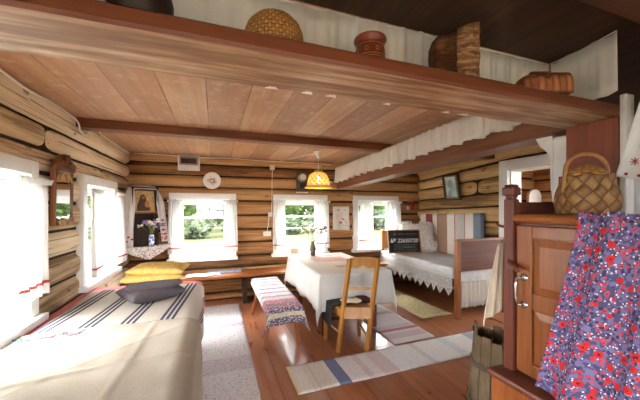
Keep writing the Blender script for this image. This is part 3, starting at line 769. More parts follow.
b.add(vs, [tuple(range(n)), tuple(range(2 * n - 1, n - 1, -1))] + [(i, n + i, n + (i + 1) % n, (i + 1) % n) for i in range(n)])
for cy, cz, rr in ((0, .535, .034), (-.1, .485, .024), (.1, .48, .024), (-.045, .5, .02), (.05, .5, .02)):
    b.tube([(.036 + .006 * t, cy + rr * (1 - t * .8) * cos(t * 9), cz + rr * (1 - t * .8) * sin(t * 9)) for t in [k / 24 for k in range(25)]], [.011 * (1 - .5 * k / 24) for k in range(25)], 6)
b.build('carved_crest', MIRW, r_, smooth=True)
b = MB()
for sgn in (-1, 1):
    b.tube([(.022, sgn * (.02 + .1 * t), .425 - .07 * t ** 2 + .012 * sin(t * 6)) for t in [k / 16 for k in range(17)]], [.009 * (1 - .6 * k / 16) for k in range(17)], 6)
    b.tube([(.035, sgn * .05 + .026 * (1 - t * .7) * cos(t * 8 + 1), .03 + .026 * (1 - t * .7) * sin(t * 8 + 1)) for t in [k / 20 for k in range(21)]], .009, 6)
    b.tube([(.035, sgn * .1 + .02 * (1 - t * .7) * cos(t * 8), .025 + .022 * (1 - t * .7) * sin(t * 8)) for t in [k / 20 for k in range(21)]], .008, 6)
b.build('pale_scrolls', GILT, r_, smooth=True)
# ------------------------------------------------------------------ window curtains
CURT = M('sheer_white_curtain', .9, .1); CURT.color(rgb(240, 240, 238)); CURT.thin(.5, .12); CURT = CURT.mat
REDB = M('red_woven_band', .9, .1); n_ = REDB.noise(160, 1); REDB.color(REDB.ramp(n_, [(.4, rgb(204, 72, 64)), (.6, rgb(226, 140, 130))])); REDB.thin(.4); REDB = REDB.mat
def curtain(f, a0, a1, ztop, zbot, label, group, seed, band=.045, d0=.085, name='curtain'):
    rn = random.Random(seed); p1, p2 = rn.uniform(0, 6), rn.uniform(0, 6)
    org = f((a0 + a1) / 2, zbot, d0); w = a1 - a0; H = ztop - zbot
    r_ = thing(name, label, 'curtain', org, group=group)
    def fn(a, c, extra=0):
        sp = .84 + .16 * (1 - c) ** .7
        aa = (a0 + a1) / 2 + (a - .5) * w * sp
        am = .009 + .012 * (1 - c)
        d = d0 + am * sin(a * 26 + p1 + .6 * sin(c * 3)) + am * .5 * sin(a * 47 + p2) + .02 * (1 - c) * sin(a * 3 + p2)
        return f(aa, zbot + c * H, d + extra) - org
    zb0 = .075 / H
    MB().grid(44, 14, fn).build('cloth', CURT, r_, smooth=True, solid=.001)
    MB().grid(44, 1, lambda a, c: fn(a, zb0 + c * .018 / H, .0022)).build('red_band', REDB, r_, smooth=True, solid=.012)
    def ruf(a, c): return f((a0 + a1) / 2 + (a - .5) * w * 1.06, ztop - .012 + c * .04, d0 + .012 + .014 * sin(a * 40 + p2) * (.5 + c)) - org
    MB().grid(60, 3, ruf).build('ruffle', CURT, r_, smooth=True, solid=.001)
    return r_
WC = 'sheer curtain panels with a red band'
for n, (w, L, Rr, zt, zb, la, lb) in enumerate((
    (WINS[0], (-.675, -.485), (.13, .35), 1.60, .80, 'sheer curtain panel left of the window beside the icon corner', 'sheer curtain panel right of the window above the wall bench'),
    (WINS[1], (.93, 1.15), (1.68, 1.965), 1.60, .78, 'sheer curtain panel left of the middle window by the switch cable', 'sheer curtain panel behind the flowers, right of the middle window'),
    (WINS[2], (2.57, 2.83), (3.24, 3.50), 1.60, .80, 'sheer curtain panel left in the window by the bed headboard', 'sheer curtain panel right of the window by the bed, under the rag dolls'),
    (WINS[4], (3.39, 3.66), (4.14, 4.42), 1.66, .82, 'sheer curtain panel beside the carved mirror, mirror-side window half', 'sheer curtain panel by the icon corner on the left wall'),
    (WINS[3], (1.62, 1.9), (2.28, 2.63), 1.67, .90, 'sheer curtain panel at the left wall, mostly outside the frame', 'sheer curtain panel at the left edge, nearest to the viewer'))):
    f = f_left if w[0] == 'l' else f_back
    curtain(f, L[0], L[1], zt, zb, la, None, n * 2 + 1); curtain(f, Rr[0], Rr[1], zt, zb, lb, None, n * 2 + 2)
    s_ = MB().tube([f(L[0] - .0, zt + .008, .092), f((L[0] + Rr[1]) / 2, zt - .012, .092), f(Rr[1], zt + .008, .092)], .003, 6)
    for a in (L[0] - .0, Rr[1]): s_.tube([f(a, zt + .008, .095), f(a, zt + .008, .02)], .004, 6)
    o = s_.build('curtain_string', plain('white_string', rgb(226, 224, 218), .8))
    tag(o, 'white string carrying the curtains of the ' + ('window by the icon corner', 'middle window behind the table', 'window by the bed headboard', 'left wall window beyond the mirror', 'left wall window at the picture edge')[n], 'string')

# ------------------------------------------------------------------ icon corner
SHW = plain('old_shelf_wood', rgb(150, 100, 54), .6, .15, 8); ICD = plain('dark_icon_case', rgb(58, 40, 28), .7, .2, 10)
cx, cy, cz = XL, YB, .955
r_ = thing('corner_shelf', 'triangular corner shelf with a white lace edge', 'shelf', (cx, cy, cz))
b = MB(); T = [(.0, 0), (.54, -.015), (.54, -.09), (.09, -.54), (.015, -.54)]
vs = [(p, q, -.02) for p, q in T] + [(p, q, 0) for p, q in T]; n = 5
b.add(vs, [tuple(range(n)), tuple(range(2 * n - 1, n - 1, -1))] + [(i, n + i, n + (i + 1) % n, (i + 1) % n) for i in range(n)])
b.build('board', SHW, r_)
LACE = M('cotton_lace', .9, .1); n_ = LACE.nt.nodes.new('ShaderNodeSeparateXYZ'); LACE.nt.links.new(LACE.tc.outputs['UV'], n_.inputs[0])
uu, vv = E(LACE, n_.outputs[0]), E(LACE, n_.outputs[1])
LACE.color(rgb(236, 235, 230)); vd = E(LACE, LACE.voro(52, LACE.tc.outputs['UV'], rnd=.9)); nz = LACE.noise(14, 1, LACE.tc.outputs['UV'])
LACE.thin(.25, vd.between(.22, .45) * nz.gt(.44)); LACE = LACE.mat
def lace(a, c):   # hangs from the diagonal front edge, pointed in the middle
    p = Vector((.54, -.09, 0)) * (1 - a) + Vector((.09, -.54, 0)) * a
    tri = 1 - abs(2 * a - 1); dr = .035 + .15 * tri ** .8 + .008 * abs(sin(a * 30))
    return p + Vector((.012, -.012, .003 - dr * c)) + Vector((.7, -.7, 0)) * (.008 * sin(a * 14) * c)
MB().grid(60, 12, lace, uv=lambda a, c: (a * .65, c * .19)).build('lace_edge', LACE, r_, smooth=True, solid=.001)
b = MB(); T2 = [(.0, -.0), (.54, -.0), (.55, -.09), (.09, -.55), (.0, -.54)]
b.add([(p, q, .003) for p, q in T2], [(0, 4, 3, 2, 1)]); b.build('lace_top', WCLOTH, r_)
# icon case: faces the room diagonally
q = 1 / sqrt(2); ang = R(33)
r_ = thing('icon_case', 'dark wooden open icon case standing in the log corner', 'icon shelf', (XL + .21, YB - .19, .9585), rz=ang)
b = MB(); b.box((-.17, -.0, 0), (.17, .015, .84)); b.box((-.17, -.13, 0), (-.15, 0, .84)); b.box((.15, -.13, 0), (.17, 0, .84)); b.box((-.17, -.13, .82), (.17, 0, .84)); b.box((-.15, -.12, 0), (.15, 0, .015))
b.build('case', ICD, r_)
MB().box((-.15, -.135, .465), (.15, 0, .485)).build('middle_shelf', SHW, r_, bevel=.003)
r_ = thing('painted_icon', 'small gilt painted icon on the middle shelf of the icon case', 'icon', (XL + .21 + .05 * sin(ang) + .0, YB - .19 - .05 * cos(ang), .9585 + .486), rz=ang)
r_.location = Vector((XL + .21, YB - .19, .9585 + .486)) + Matrix.Rotation(ang, 3, 'Z') @ Vector((.0, -.095, 0))
r_.rotation_euler = (R(-8), 0, ang)
ICON = M('gilt_ground', .45, .4, .1); x, y, z = ICON.xyz(); nz = ICON.noise(30, 4)
ICON.color(ICON.ramp(nz, [(.3, rgb(168, 128, 76)), (.6, rgb(214, 186, 134)), (.8, rgb(228, 208, 170))]))
b = MB(); b.box((-.135, 0, 0), (.135, .018, .3)); b.build('panel', ICON.mat, r_, bevel=.002)
b = MB()
for lo, hi in (((-.14, -.006, 0), (-.125, .002, .305)), ((.125, -.006, 0), (.14, .002, .305)), ((-.125, -.006, 0), (.125, .002, .014)), ((-.125, -.006, .29), (.125, .002, .305))): b.box(lo, hi)
b.build('border', plain('icon_border', rgb(190, 150, 104), .5, .2, 30), r_)
b = MB(); b.lathe([(0, 0), (.058, 0), (.058, .003), (0, .003)], 28); o = b.build('halo', plain('gold_halo', rgb(206, 164, 84), .4), r_); o.rotation_euler = (pi / 2, 0, 0); o.location = (-.015, -.001, .205)
b = MB(); pr = [(-.1, .014), (-.095, .09), (-.07, .15), (-.055, .2), (-.045, .235), (-.015, .255), (.015, .235), (.025, .2), (.03, .165), (.06, .12), (.07, .014)]
n = len(pr); vs = [(p, -.007, s_) for p, s_ in pr] + [(p, -.001, s_) for p, s_ in pr]
b.add(vs, [tuple(range(n))[::-1], tuple(range(n, 2 * n))] + [(i, (i + 1) % n, n + (i + 1) % n, n + i) for i in range(n)]); b.build('dark_robe', plain('icon_robe', rgb(84, 58, 46), .5, .25, 40), r_)
b = MB(); b.lathe([(0, 0), (.024, 0), (.022, .004), (0, .005)], 18); o = b.build('face', plain('icon_face', rgb(150, 104, 70), .5), r_); o.rotation_euler = (pi / 2, 0, 0); o.location = (-.012, -.007, .205)
b = MB(); b.lathe([(0, 0), (.033, 0), (.03, .004), (0, .005)], 18, sy=1.5); o = b.build('small_figure', plain('icon_ochre', rgb(186, 130, 74), .5), r_); o.rotation_euler = (pi / 2, 0, 0); o.location = (.035, -.005, .11)
# embroidered towel over the case
TOW = M('ritual_towel', .9, .1); nz = TOW.noise(4, 2); TOW.color(TOW.ramp(nz, [(.3, rgb(216, 206, 202)), (.7, rgb(236, 230, 226))])); TOW.thin(.25); TOW = TOW.mat
r_ = thing('icon_towel', 'long white towel with red embroidery draped over the icon case', 'towel', (XL + .21, YB - .19, .9585), rz=ang)
path = [(-.25, -.15, .0), (-.245, -.15, .22), (-.225, -.148, .48), (-.205, -.145, .70), (-.178, -.14, .82), (-.14, -.135, .852), (-.06, -.135, .858), (.06, -.135, .858), (.14, -.135, .852), (.176, -.14, .82), (.20, -.145, .70), (.225, -.15, .48), (.26, -.155, .24), (.285, -.155, .05)]
def tw(a, c):
    k = a * (len(path) - 1); i = min(int(k), len(path) - 2); t = k - i
    p = Vector(path[i]).lerp(Vector(path[i + 1]), t)
    side = -1 if a < .5 else 1; hang = min(1, max(0, abs(a - .5) * 2 - .3) / .3)
    fold = Vector((side * .012 * sin(c * 15 + a * 3), .018 * cos(c * 15 + a * 3), 0)) * hang
    q = p + Vector((side * (-.085 + .14 * c) * hang, .14 * c * (1 - hang) + (-.012 + .05 * c) * hang, .004 * c * (1 - hang)))
    q.z -= .05 * max(0, 1 - c / .25) * (1 - hang)
    return q + fold
MB().grid(60, 18, tw).build('cloth', TOW, r_, smooth=True, solid=.002)
b = MB(); rn = random.Random(5)
for (A_, C_) in [(.955, .1), (.955, .22), (.955, .34), (.93, .16), (.93, .28), (.90, .22), (.975, .08), (.975, .36), (.885, .2), (.985, .2), (.91, .12), (.91, .34), (.04, .1), (.05, .22), (.03, .3)]:
    p = tw(A_, C_ * 1.8) + Vector((0, -.006, 0)); b.box((p.x - .014, p.y - .003, p.z - .012), (p.x + .014, p.y + .002, p.z + .012)); b.box((p.x - .022, p.y - .003, p.z - .004), (p.x + .022, p.y + .002, p.z + .004))
b.build('red_embroidery', THR_R, r_)

def flowers(par, base, spread, h, n, cols, seed, stemm, fl=.012, z0=0):
    rn = random.Random(seed); st = MB(); hd = {}
    for k in range(n):
        a = rn.uniform(0, 2 * pi); rr = spread * (.25 + .75 * sqrt(rn.random())); hh = h * rn.uniform(.6, 1.0)
        tip = Vector((rr * cos(a), rr * sin(a), z0 + hh)); b0 = Vector((rn.uniform(-.01, .01), rn.uniform(-.01, .01), z0 - .05))
        mid = b0.lerp(tip, .5) + Vector((0, 0, .02)) - Vector((tip.x, tip.y, 0)) * .12
        st.tube([b0, mid, tip], .0014, 4)
        for _ in range(2):
            t = rn.uniform(.6, .95); p = mid.lerp(tip, t); dd = Vector((rn.uniform(-1, 1), rn.uniform(-1, 1), rn.uniform(0, 1))).normalized() * .03
            s_ = dd.cross(Vector((0, 0, 1))).normalized() * .006
            st.add([p, p + dd * .5 + s_, p + dd, p + dd * .5 - s_], [(0, 1, 2, 3)])
        ci = k % len(cols); hb = hd.setdefault(ci, MB())
        for _ in range(5):
            c_ = tip + Vector((rn.uniform(-1, 1), rn.uniform(-1, 1), rn.uniform(-1, .6))) * fl * 1.3
            hb.lathe([(0, -fl * .6), (fl * .7, -fl * .2), (fl * .8, fl * .2), (0, fl * .55)], 6, c_)
    st.build('stems', stemm, par)
    for ci, hb in hd.items(): hb.build('blossoms', cols[ci], par)
STEM = plain('flower_stems', rgb(112, 126, 76), .7, .25, 40); VIO = plain('violet_petals', rgb(142, 116, 170), .7, .2, 60); CRM = plain('cream_petals', rgb(226, 222, 186), .7, .1, 60); YEL = plain('straw_petals', rgb(132, 112, 62), .7, .25, 60)
r_ = thing('flower_vase', 'blue and white vase of violet and cream flowers on the corner shelf', 'vase', (XL + .36, YB - .355, .9585))
BW = M('blue_white_glaze', .2, .5); n1 = BW.noise(26, 3); BW.color(BW.ramp(n1, [(.44, rgb(226, 228, 236)), (.52, rgb(92, 108, 168))]))
MB().lathe([(0, 0), (.028, 0), (.034, .03), (.04, .09), (.036, .13), (.028, .15), (.036, .165), (.03, .163), (.022, .15), (.03, .1), (0, .02)], 24).build('vase', BW.mat, r_, smooth=True)
flowers(r_, None, .15, .22, 30, [CRM, VIO, CRM, VIO, VIO], 3, STEM, .018, .16)

# ------------------------------------------------------------------ the covered bed on the left
r_ = thing('plank_bed', 'low plank bed under the window, hidden beneath its covers', 'bed', (-.64, 1.7, 0))
b = MB(); b.box((-.54, -2.2, .42), (.47, 1.78, .5)); b.build('bed_board', DARK, r_)
for sx in (-.46, .4):
    for sy in (-2.1, 1.66): MB().box((sx - .04, sy - .04, 0), (sx + .04, sy + .04, .42)).build('leg', DARK, r_)
MB().box((-.53, -2.18, .5), (.485, 1.8, .682)).build('mattress', plain('ticking', rgb(206, 200, 190), .9), r_, bevel=.03)
def cover(name, label, cat, x0, x1, y0, y1, z, mat, dropx, seed, dropy=0, wob=.006, par=None, gap=.0, nu=60, nv=70, wedge=None, sh=.02):
    """cloth lying on the bed from x0, over the edge at x1 and down by dropx"""
    W = x1 - x0; Lx = W + dropx; rr = .03
    def fn(a, c):
        s = a * Lx; y = y0 + (y1 - y0) * c
        if wedge: y = y0 + wedge(a) + (y1 - y0 - wedge(a)) * c
        sw = wob * mn.noise(Vector((s * 2.2, y * 2, seed))) + wob * .5 * mn.noise(Vector((s * 6, y * 1.3, seed + 4)))
        ez = 0
        if y > y1 - .0: ez = 0
        if s <= W: X, Z = x0 + s, z + sw - .02 * max(0, (s - W + .06) / .06) ** 2
        else:
            t = s - W; X = x1 + min(t, .03) * .6 + .012 + .018 * sin(y * 9 + seed) * min(1, t / .2) + gap; Z = z - .02 - t * .985 + sw * .3
        return Vector((X, y, Z))
    b = MB().grid(nu, nv, fn, uv=lambda a, c: (x0 + a * Lx, y0 + (y1 - y0) * c))
    if dropy:
        b.grid(nu, 8, lambda a, c: fn(a, 1) + Vector((0, .012 + .03 * c, -c * min(dropy, dropy))), uv=lambda a, c: (x0 + a * Lx, y1 + c * dropy))
    o = b.build(name, mat, smooth=True, solid=.004)
    return tag(o, label, cat)
REDC = M('red_blanket', .95, .1, sheen=.2); n1 = REDC.noise(60, 2); REDC.color(REDC.ramp(n1, [(.3, rgb(176, 58, 60)), (.7, rgb(206, 92, 90))])); REDC = REDC.mat
cover('red_blanket', 'red woolly blanket showing along the edges of the left bed', 'blanket', -1.165, -.155, .3, 3.5, .694, REDC, .28, 3, dropy=.26)
STR = M('striped_blanket', .95, .1); n_ = STR.nt.nodes.new('ShaderNodeSeparateXYZ'); STR.nt.links.new(STR.tc.outputs['UV'], n_.inputs[0])
u, v = E(STR, n_.outputs[0]), E(STR, n_.outputs[1])
s_ = (u - (v - 2.33) * .1 + 2.075 + .04) / .245
ph = s_.fract() * .245
bars = ph.between(.03, .052).max(ph.between(.066, .088)).max(ph.between(.102, .124))
org_ = ph.between(.012, .019).max(ph.between(.136, .143))
base = STR.ramp(STR.noise(1, 3, STR.coords('UV', (40, 160, 1))), [(.3, rgb(182, 176, 166)), (.7, rgb(206, 201, 192))])
c = STR.mix(bars, base, rgb(76, 78, 94)); c = STR.mix(org_ * .7, c, rgb(204, 166, 112)); STR.color(c); STR.bump(STR.noise(1, 2, STR.coords('UV', (90, 260, 1))), .4, .006); STR = STR.mat
cover('striped_blanket', 'cream blanket with dark blue stripes on the left bed', 'blanket', -1.09, -.15, 1.9, 3.35, .703, STR, .30, 8, gap=.008)
BEI = M('beige_linen_cover', .95, .1); n1 = BEI.noise(1, 3, BEI.coords('UV', (140, 140, 1))); n2 = BEI.noise(2.2, 3)
n_ = BEI.nt.nodes.new('ShaderNodeSeparateXYZ'); BEI.nt.links.new(BEI.tc.outputs['UV'], n_.inputs[0]); u, v = E(BEI, n_.outputs[0]), E(BEI, n_.outputs[1])
BEI.color(BEI.ramp(n1 * .5 + n2 * .5, [(.3, rgb(158, 148, 132)), (.7, rgb(188, 178, 162))])); BEI.bump(n1 * .5 + n2, .35, .008); BEI = BEI.mat
def crease(y, y0): return .0042 * math.exp(-((y - y0) / .012) ** 2)
o = cover('beige_coverlet', 'plain beige linen coverlet at the near end of the left bed', 'coverlet', -1.185, -.145, -.3, 2.3, .715, BEI, .66, 14, wob=.014, gap=.016, nu=110, nv=180)
for v_ in o.data.vertices:
    if v_.co.z > .66:
        x_, y_ = v_.co.x, v_.co.y
        v_.co.z += crease(y_ - .12 * x_, 1.78) * 1.8 + crease(y_ - .9 * x_, 2.35) + crease(y_ + .7 * x_, .95) * 1.2 + crease(y_ - .2 * x_, 1.35) * 1.2 + crease(y_ - 1.4 * x_, 2.9) * .8 + .006 * mn.noise(Vector((x_ * 7, y_ * 7, 3))) + .005 * math.exp(-((x_ + .45 - .05 * (y_ - 1)) / .012) ** 2) + (.008 if y_ > 2.24 else 0) * 0
b = MB(); rn = random.Random(8); EMB = [plain('thread_blue', rgb(84, 92, 140), .9), plain('thread_red', rgb(200, 90, 96), .9), plain('thread_green', rgb(96, 130, 112), .9)]
for k in range(150):
    t = rn.random(); x_ = -1.14 + .36 * t; y_ = 2.215 + .022 * sin(t * 20) + rn.uniform(-.022, .022); zz = .7275 + .012 * mn.noise(Vector(((x_ + 1.185) * 2.2, y_ * 2, 14))) + .006 * mn.noise(Vector(((x_ + 1.185) * 6, y_ * 1.3, 18)))
    ci = 1 if rn.random() < .35 and t > .4 else (0 if rn.random() < .55 else 2)
    a = rn.uniform(0, pi); b.box((x_ - .007, y_ - .0022, zz - .008), (x_ + .007, y_ + .0022, zz - .0045), ci, rot=Matrix.Rotation(a, 3, 'Z'))
b.build('embroidery', EMB, o)

# stacked cushions
def cushion(name, label, loc, rz, w, l, h, mat, tilt=(0, 0), seed=0):
    def fn(a, c):
        x_, y_ = 2 * a - 1, 2 * c - 1
        e = max(0, (1 - abs(x_) ** 2.6)) ** .38 * max(0, (1 - abs(y_) ** 2.6)) ** .38
        pin = 1 - .07 * (1 - abs(x_) ** 2) * (abs(y_) ** 3); pin2 = 1 - .07 * (1 - abs(y_) ** 2) * (abs(x_) ** 3)
        return x_ * w / 2 * pin2, y_ * l / 2 * pin, e
    def top(a, c):
        x_, y_, e = fn(a, c); return Vector((x_, y_, h * .5 + h * .5 * e + .008 * mn.noise(Vector((x_ * 9, y_ * 9, seed))) * e))
    def bot(a, c):
        x_, y_, e = fn(a, c); return Vector((x_, y_, h * .5 - h * .5 * min(1, e * 1.15)))
    b = MB(); b.grid(28, 28, top); b.grid(28, 28, bot, flip=True)
    o = b.build(name, mat, smooth=True); bm = bmesh.new(); bm.from_mesh(o.data); bmesh.ops.remove_doubles(bm, verts=bm.verts, dist=1e-5); bm.to_mesh(o.data); bm.free()
    o.location = loc; o.rotation_euler = (tilt[0], tilt[1], rz); return tag(o, label, 'cushion')
CHAR = M('charcoal_cotton', .95, .1); n1 = CHAR.noise(140, 2); CHAR.color(CHAR.ramp(n1, [(.3, rgb(72, 65, 69)), (.7, rgb(98, 90, 94))])); CHAR.bump(n1, .3, .004)
YELC = M('yellow_cotton', .9, .1); n1 = YELC.noise(30, 3); YELC.color(YELC.ramp(n1, [(.3, rgb(208, 166, 84)), (.7, rgb(230, 198, 122))])); YELC.bump(n1, .3, .006)
cushion('cushion', 'lower charcoal cushion, bottom of the stack on the striped blanket', (-.53, 2.93, .706), R(32), .43, .40, .125, CHAR.mat, seed=1)
cushion('cushion', 'upper charcoal cushion, under the yellow cushions on the bed', (-.51, 2.97, .785), R(10), .44, .38, .12, CHAR.mat, (R(0), R(-2)), seed=2)
cushion('cushion', 'lower yellow cushion, third up in the stack on the bed', (-.52, 2.98, .862), R(8), .48, .38, .075, YELC.mat, (0, R(1)), seed=3)
cushion('cushion', 'topmost yellow cushion of the stack on the bed', (-.47, 3.0, .91), R(-6), .46, .36, .085, YELC.mat, (0, R(2)), seed=4)

# ------------------------------------------------------------------ wall bench
BEN = grain('bench_orange_brown', rgb(128, 70, 34), rgb(186, 114, 62), 0, .32, coat=.2)
r_ = thing('wall_bench', 'long orange-brown plank bench fixed along the back wall', 'bench', (1.35, 4.82, 0))
MB().box((-2.52, -.2, .435), (1.65, .17, .48)).build('seat', BEN, r_, bevel=.008)
for x_ in (-2.3, -.9, .3, 1.55): MB().box((x_ - .03, -.1, 0), (x_ + .03, .15, .435)).build('support', DARK, r_)
PAPER = M('printed_paper', .6, .3); n1 = PAPER.noise(18, 4); PAPER.color(PAPER.ramp(n1, [(.4, rgb(228, 230, 232)), (.56, rgb(150, 176, 200))]))
o = MB().slab(20, 6, lambda a, c: Vector((-.24 + .48 * a, -.11 + .22 * c, .008 + .012 * abs(sin(a * 6.28)) * (1 - a * .3))), .003).build('leaflets', PAPER.mat, smooth=True); o.location = (-.16, 4.74, .482); o.rotation_euler = (0, 0, R(5)); tag(o, 'pale printed leaflet lying open on the wall bench', 'leaflet')
o = MB().box((-.25, -.08, 0), (.25, .08, .02)).build('folded_cloth', plain('blue_cloth', rgb(150, 172, 204), .9, .2, 14), bevel=.008); o.location = (.15, 4.89, .481); tag(o, 'folded pale blue cloth on the wall bench beneath the window', 'cloth')
o = MB().box((-.075, -.035, 0), (.075, .035, .085)).build('wooden_box', plain('pale_wood', rgb(196, 166, 128), .6), bevel=.006); o.location = (1.32, 5.0, .713); tag(o, 'small pale wooden box on the sill of the middle window', 'box')

# ------------------------------------------------------------------ table
TW = grain('table_dark_red', rgb(72, 34, 20), rgb(110, 58, 36), 2, .4)
r_ = thing('table', 'dark red wooden table hidden under the white tablecloth', 'table', (1.545, 3.76, 0))
MB().box((-.445, -.72, .715), (.445, .72, .752)).build('tabletop', TW, r_)
for sx in (-1, 1):
    for sy in (-1, 1): MB().box((sx * .33 - .035, sy * .52 - .035, 0), (sx * .33 + .035, sy * .52 + .035, .715)).build('leg', TW, r_, bevel=.006)
for sy in (-1, 1): MB().box((-.33, sy * .52 - .02, .16), (.33, sy * .52 + .02, .22)).build('stretcher', TW, r_)
MB().box((-.02, -.52, .16), (.02, .52, .21)).build('stretcher', TW, r_)
CLO = M('white_tablecloth', .9, .1); x, y, z = CLO.xyz(); n1 = CLO.noise(50, 2); n2 = CLO.noise(3, 3)
base = CLO.ramp(n1 * .4 + n2 * .6, [(.3, rgb(196, 194, 188)), (.7, rgb(216, 214, 209))])
pat = CLO.noise(1, 1, CLO.coords('Object', (36, 70, 1))).gt(.5)
band = (x.between(-.24, .26) * y.between(.0, .34)).max(x.between(-.1, .24) * y.between(-.42, -.27)).max(x.between(-.2, .2) * y.between(.46, .54)) * z.gt(-.02)
run = x.between(-.31, .33) * z.gt(-.02)
base = CLO.mix(run * .45, base, rgb(206, 198, 182))
CLO.color(CLO.mix(band * pat * .8, base, rgb(188, 60, 62))); CLO.bump(n2 + n1 * .3, .2, .01); CLO.thin(.12)
def cloth(W, L, ov, seed, fl=.1):
    def fn(a, c):
        x_ = -(W / 2 + ov) + (W + 2 * ov) * a; y_ = -(L / 2 + ov) + (L + 2 * ov) * c
        ox = max(0, abs(x_) - W / 2); oy = max(0, abs(y_) - L / 2); sx = 1 if x_ > 0 else -1; sy = 1 if y_ > 0 else -1
        bx_, by_ = max(-W / 2, min(W / 2, x_)), max(-L / 2, min(L / 2, y_))
        if ox == 0 and oy == 0: return Vector((x_, y_, .0012 * mn.noise(Vector((x_ * 4, y_ * 4, seed)))))
        r = hypot(ox, oy); th = atan2(oy, ox); t = min(1, r / ov)
        if ox > 0 and oy > 0:
            f_ = sin(2 * th); out = .012 + fl * t * (.5 + .55 * f_)
            return Vector((bx_ + sx * out * cos(th), by_ + sy * out * sin(th), -r * (.985 - .02 * f_)))
        s = bx_ if oy > 0 else by_
        edge = min((W / 2 - abs(bx_)) if oy > 0 else (L / 2 - abs(by_)), .3) / .3
        wv = .018 * sin(s * 10 + seed) * t * edge + .012 * sin(s * 23 + seed * 2) * t * edge
        out = .012 + fl * t * (.5 - .25 * edge) + wv
        return Vector((bx_ + (sx * out if ox > 0 else 0), by_ + (sy * out if oy > 0 else 0), -r * .985 + .0 * edge))
    return fn
o = MB().grid(84, 108, cloth(.9, 1.45, .40, 2, .06)).build('tablecloth', CLO.mat, smooth=True, solid=.003)
o.location = (1.545, 3.76, .757); tag(o, 'white tablecloth with red embroidery draped over the table', 'tablecloth')
r_ = thing('flower_vase', 'dark clay vase of dry wildflowers standing on the tablecloth', 'vase', (1.44, 4.33, .76))
MB().lathe([(0, 0), (.034, 0), (.04, .03), (.05, .09), (.046, .14), (.032, .18), (.03, .2), (.036, .215), (.028, .212), (.024, .19), (.03, .1), (0, .02)], 24).build('vase', plain('dark_pottery', rgb(98, 88, 78), .35, .2, 12), r_, smooth=True)
flowers(r_, None, .2, .25, 30, [YEL, STEM, YEL, YEL, STEM], 9, STEM, .0125, .2)
b = MB(); rn = random.Random(4)
for k in range(10): b.lathe([(0, -.014), (.016, -.004), (.014, .01), (0, .018)], 6, (.19 + rn.uniform(-.03, .03), .0 + rn.uniform(-.03, .03), .42 + rn.uniform(-.02, .03)))
b.build('violet_blossom', VIO, r_); MB().tube([(0, 0, .15), (.08, 0, .32), (.19, 0, .42)], .002, 4).build('stems', STEM, r_)

# ------------------------------------------------------------------ chair
HON = grain('honey_varnished_pine', rgb(126, 80, 28), rgb(176, 124, 56), 2, .3, coat=.3)
r_ = thing('wooden_chair', 'honey-coloured wooden chair with a scalloped back at the table end', 'chair', (1.36, 2.95, 0))
o0 = Vector((1.36, 2.95, 0))
def P3(*p): return Vector(p) - o0
LB, RB = P3(1.207, 2.80, 0), P3(1.487, 2.70, 0)
LT, RT = P3(1.238, 2.585, 1.0), P3(1.488, 2.475, 1.0)
LF, RF = P3(1.19, 3.12, 0), P3(1.585, 3.06, 0); sh_ = .45
for a, c_ in ((LB, LT), (RB, RT)): MB().beam(a, c_, .034, .045, up=(0.3, -.95, 0)).build('rear_post', HON, r_, bevel=.005)
mL, mR = LB.lerp(LT, .45), RB.lerp(RT, .45)
for p in (LF, RF): MB().beam(p, Vector((p.x, p.y, .445)), .036, .036, taper=1.1).build('leg', HON, r_, bevel=.004)
tL, tR = Vector((LF.x, LF.y, .45)), Vector((RF.x, RF.y, .45))
b = MB(); q = [mL + Vector((-.02, -.01, 0)), mR + Vector((.02, -.01, 0)), tR + Vector((.025, .03, 0)), tL + Vector((-.025, .03, 0))]
b.add([p + Vector((0, 0, -.0)) for p in q] + [p + Vector((0, 0, .022)) for p in q], [(3, 2, 1, 0), (4, 5, 6, 7), (0, 1, 5, 4), (1, 2, 6, 5), (2, 3, 7, 6), (3, 0, 4, 7)])
b.build('seat', HON, r_, bevel=.006)
b = MB(); dn = Vector((0, 0, -.035))
for a, c_ in ((mL, mR), (mR, tR), (tR, tL), (tL, mL)): b.beam(a + dn, c_ + dn, .02, .07)
b.beam(mL.lerp(mR, .02) + Vector((0, -.012, .0)), mR + Vector((0, -.012, .0)), .024, .10)
b.build('seat_rail', HON, r_, bevel=.003)
b = MB()   # crest rail with the scalloped lower edge
def crest(i, s, back):
    t = i / 24; p = LT.lerp(RT, t); ax = (LB - LT).normalized()
    lo = .075 + .02 * abs(2 * t - 1) ** 2 * 1.0 - .018 * math.exp(-((t - .5) / .06) ** 2) + .014 * math.exp(-((abs(t - .5) - .22) / .08) ** 2)
    hi = -.012 - .012 * sin(t * pi)
    nrm = Vector((-.33, -.94, 0)); return p + ax * (hi if s else lo) + nrm * (.011 if back else -.011)
vs = [crest(i, s, bk) for s, bk in ((0, 0), (1, 0), (1, 1), (0, 1)) for i in range(25)]
b.add(vs, [(k * 25 + i, k * 25 + i + 1, ((k + 1) % 4) * 25 + i + 1, ((k + 1) % 4) * 25 + i) for k in range(4) for i in range(24)] + [(0, 25, 50, 75), (99, 74, 49, 24)])
b.build('crest_rail', HON, r_, bevel=.003)
MB().beam(LB.lerp(LT, .70), RB.lerp(RT, .70), .018, .034).build('back_rail', HON, r_, bevel=.003)
for a, c_, t in ((LB, LF, .22), (RB, RF, .16), (RB, RF, .3), (LF, RF, .26)):
    p = a.lerp(LT if a is LB else RT, t) if (a is LB or a is RB) else Vector((a.x, a.y, t)); q = Vector((c_.x, c_.y, t))
    MB().beam(p, q, .018, .026).build('stretcher', HON, r_, bevel=.003)
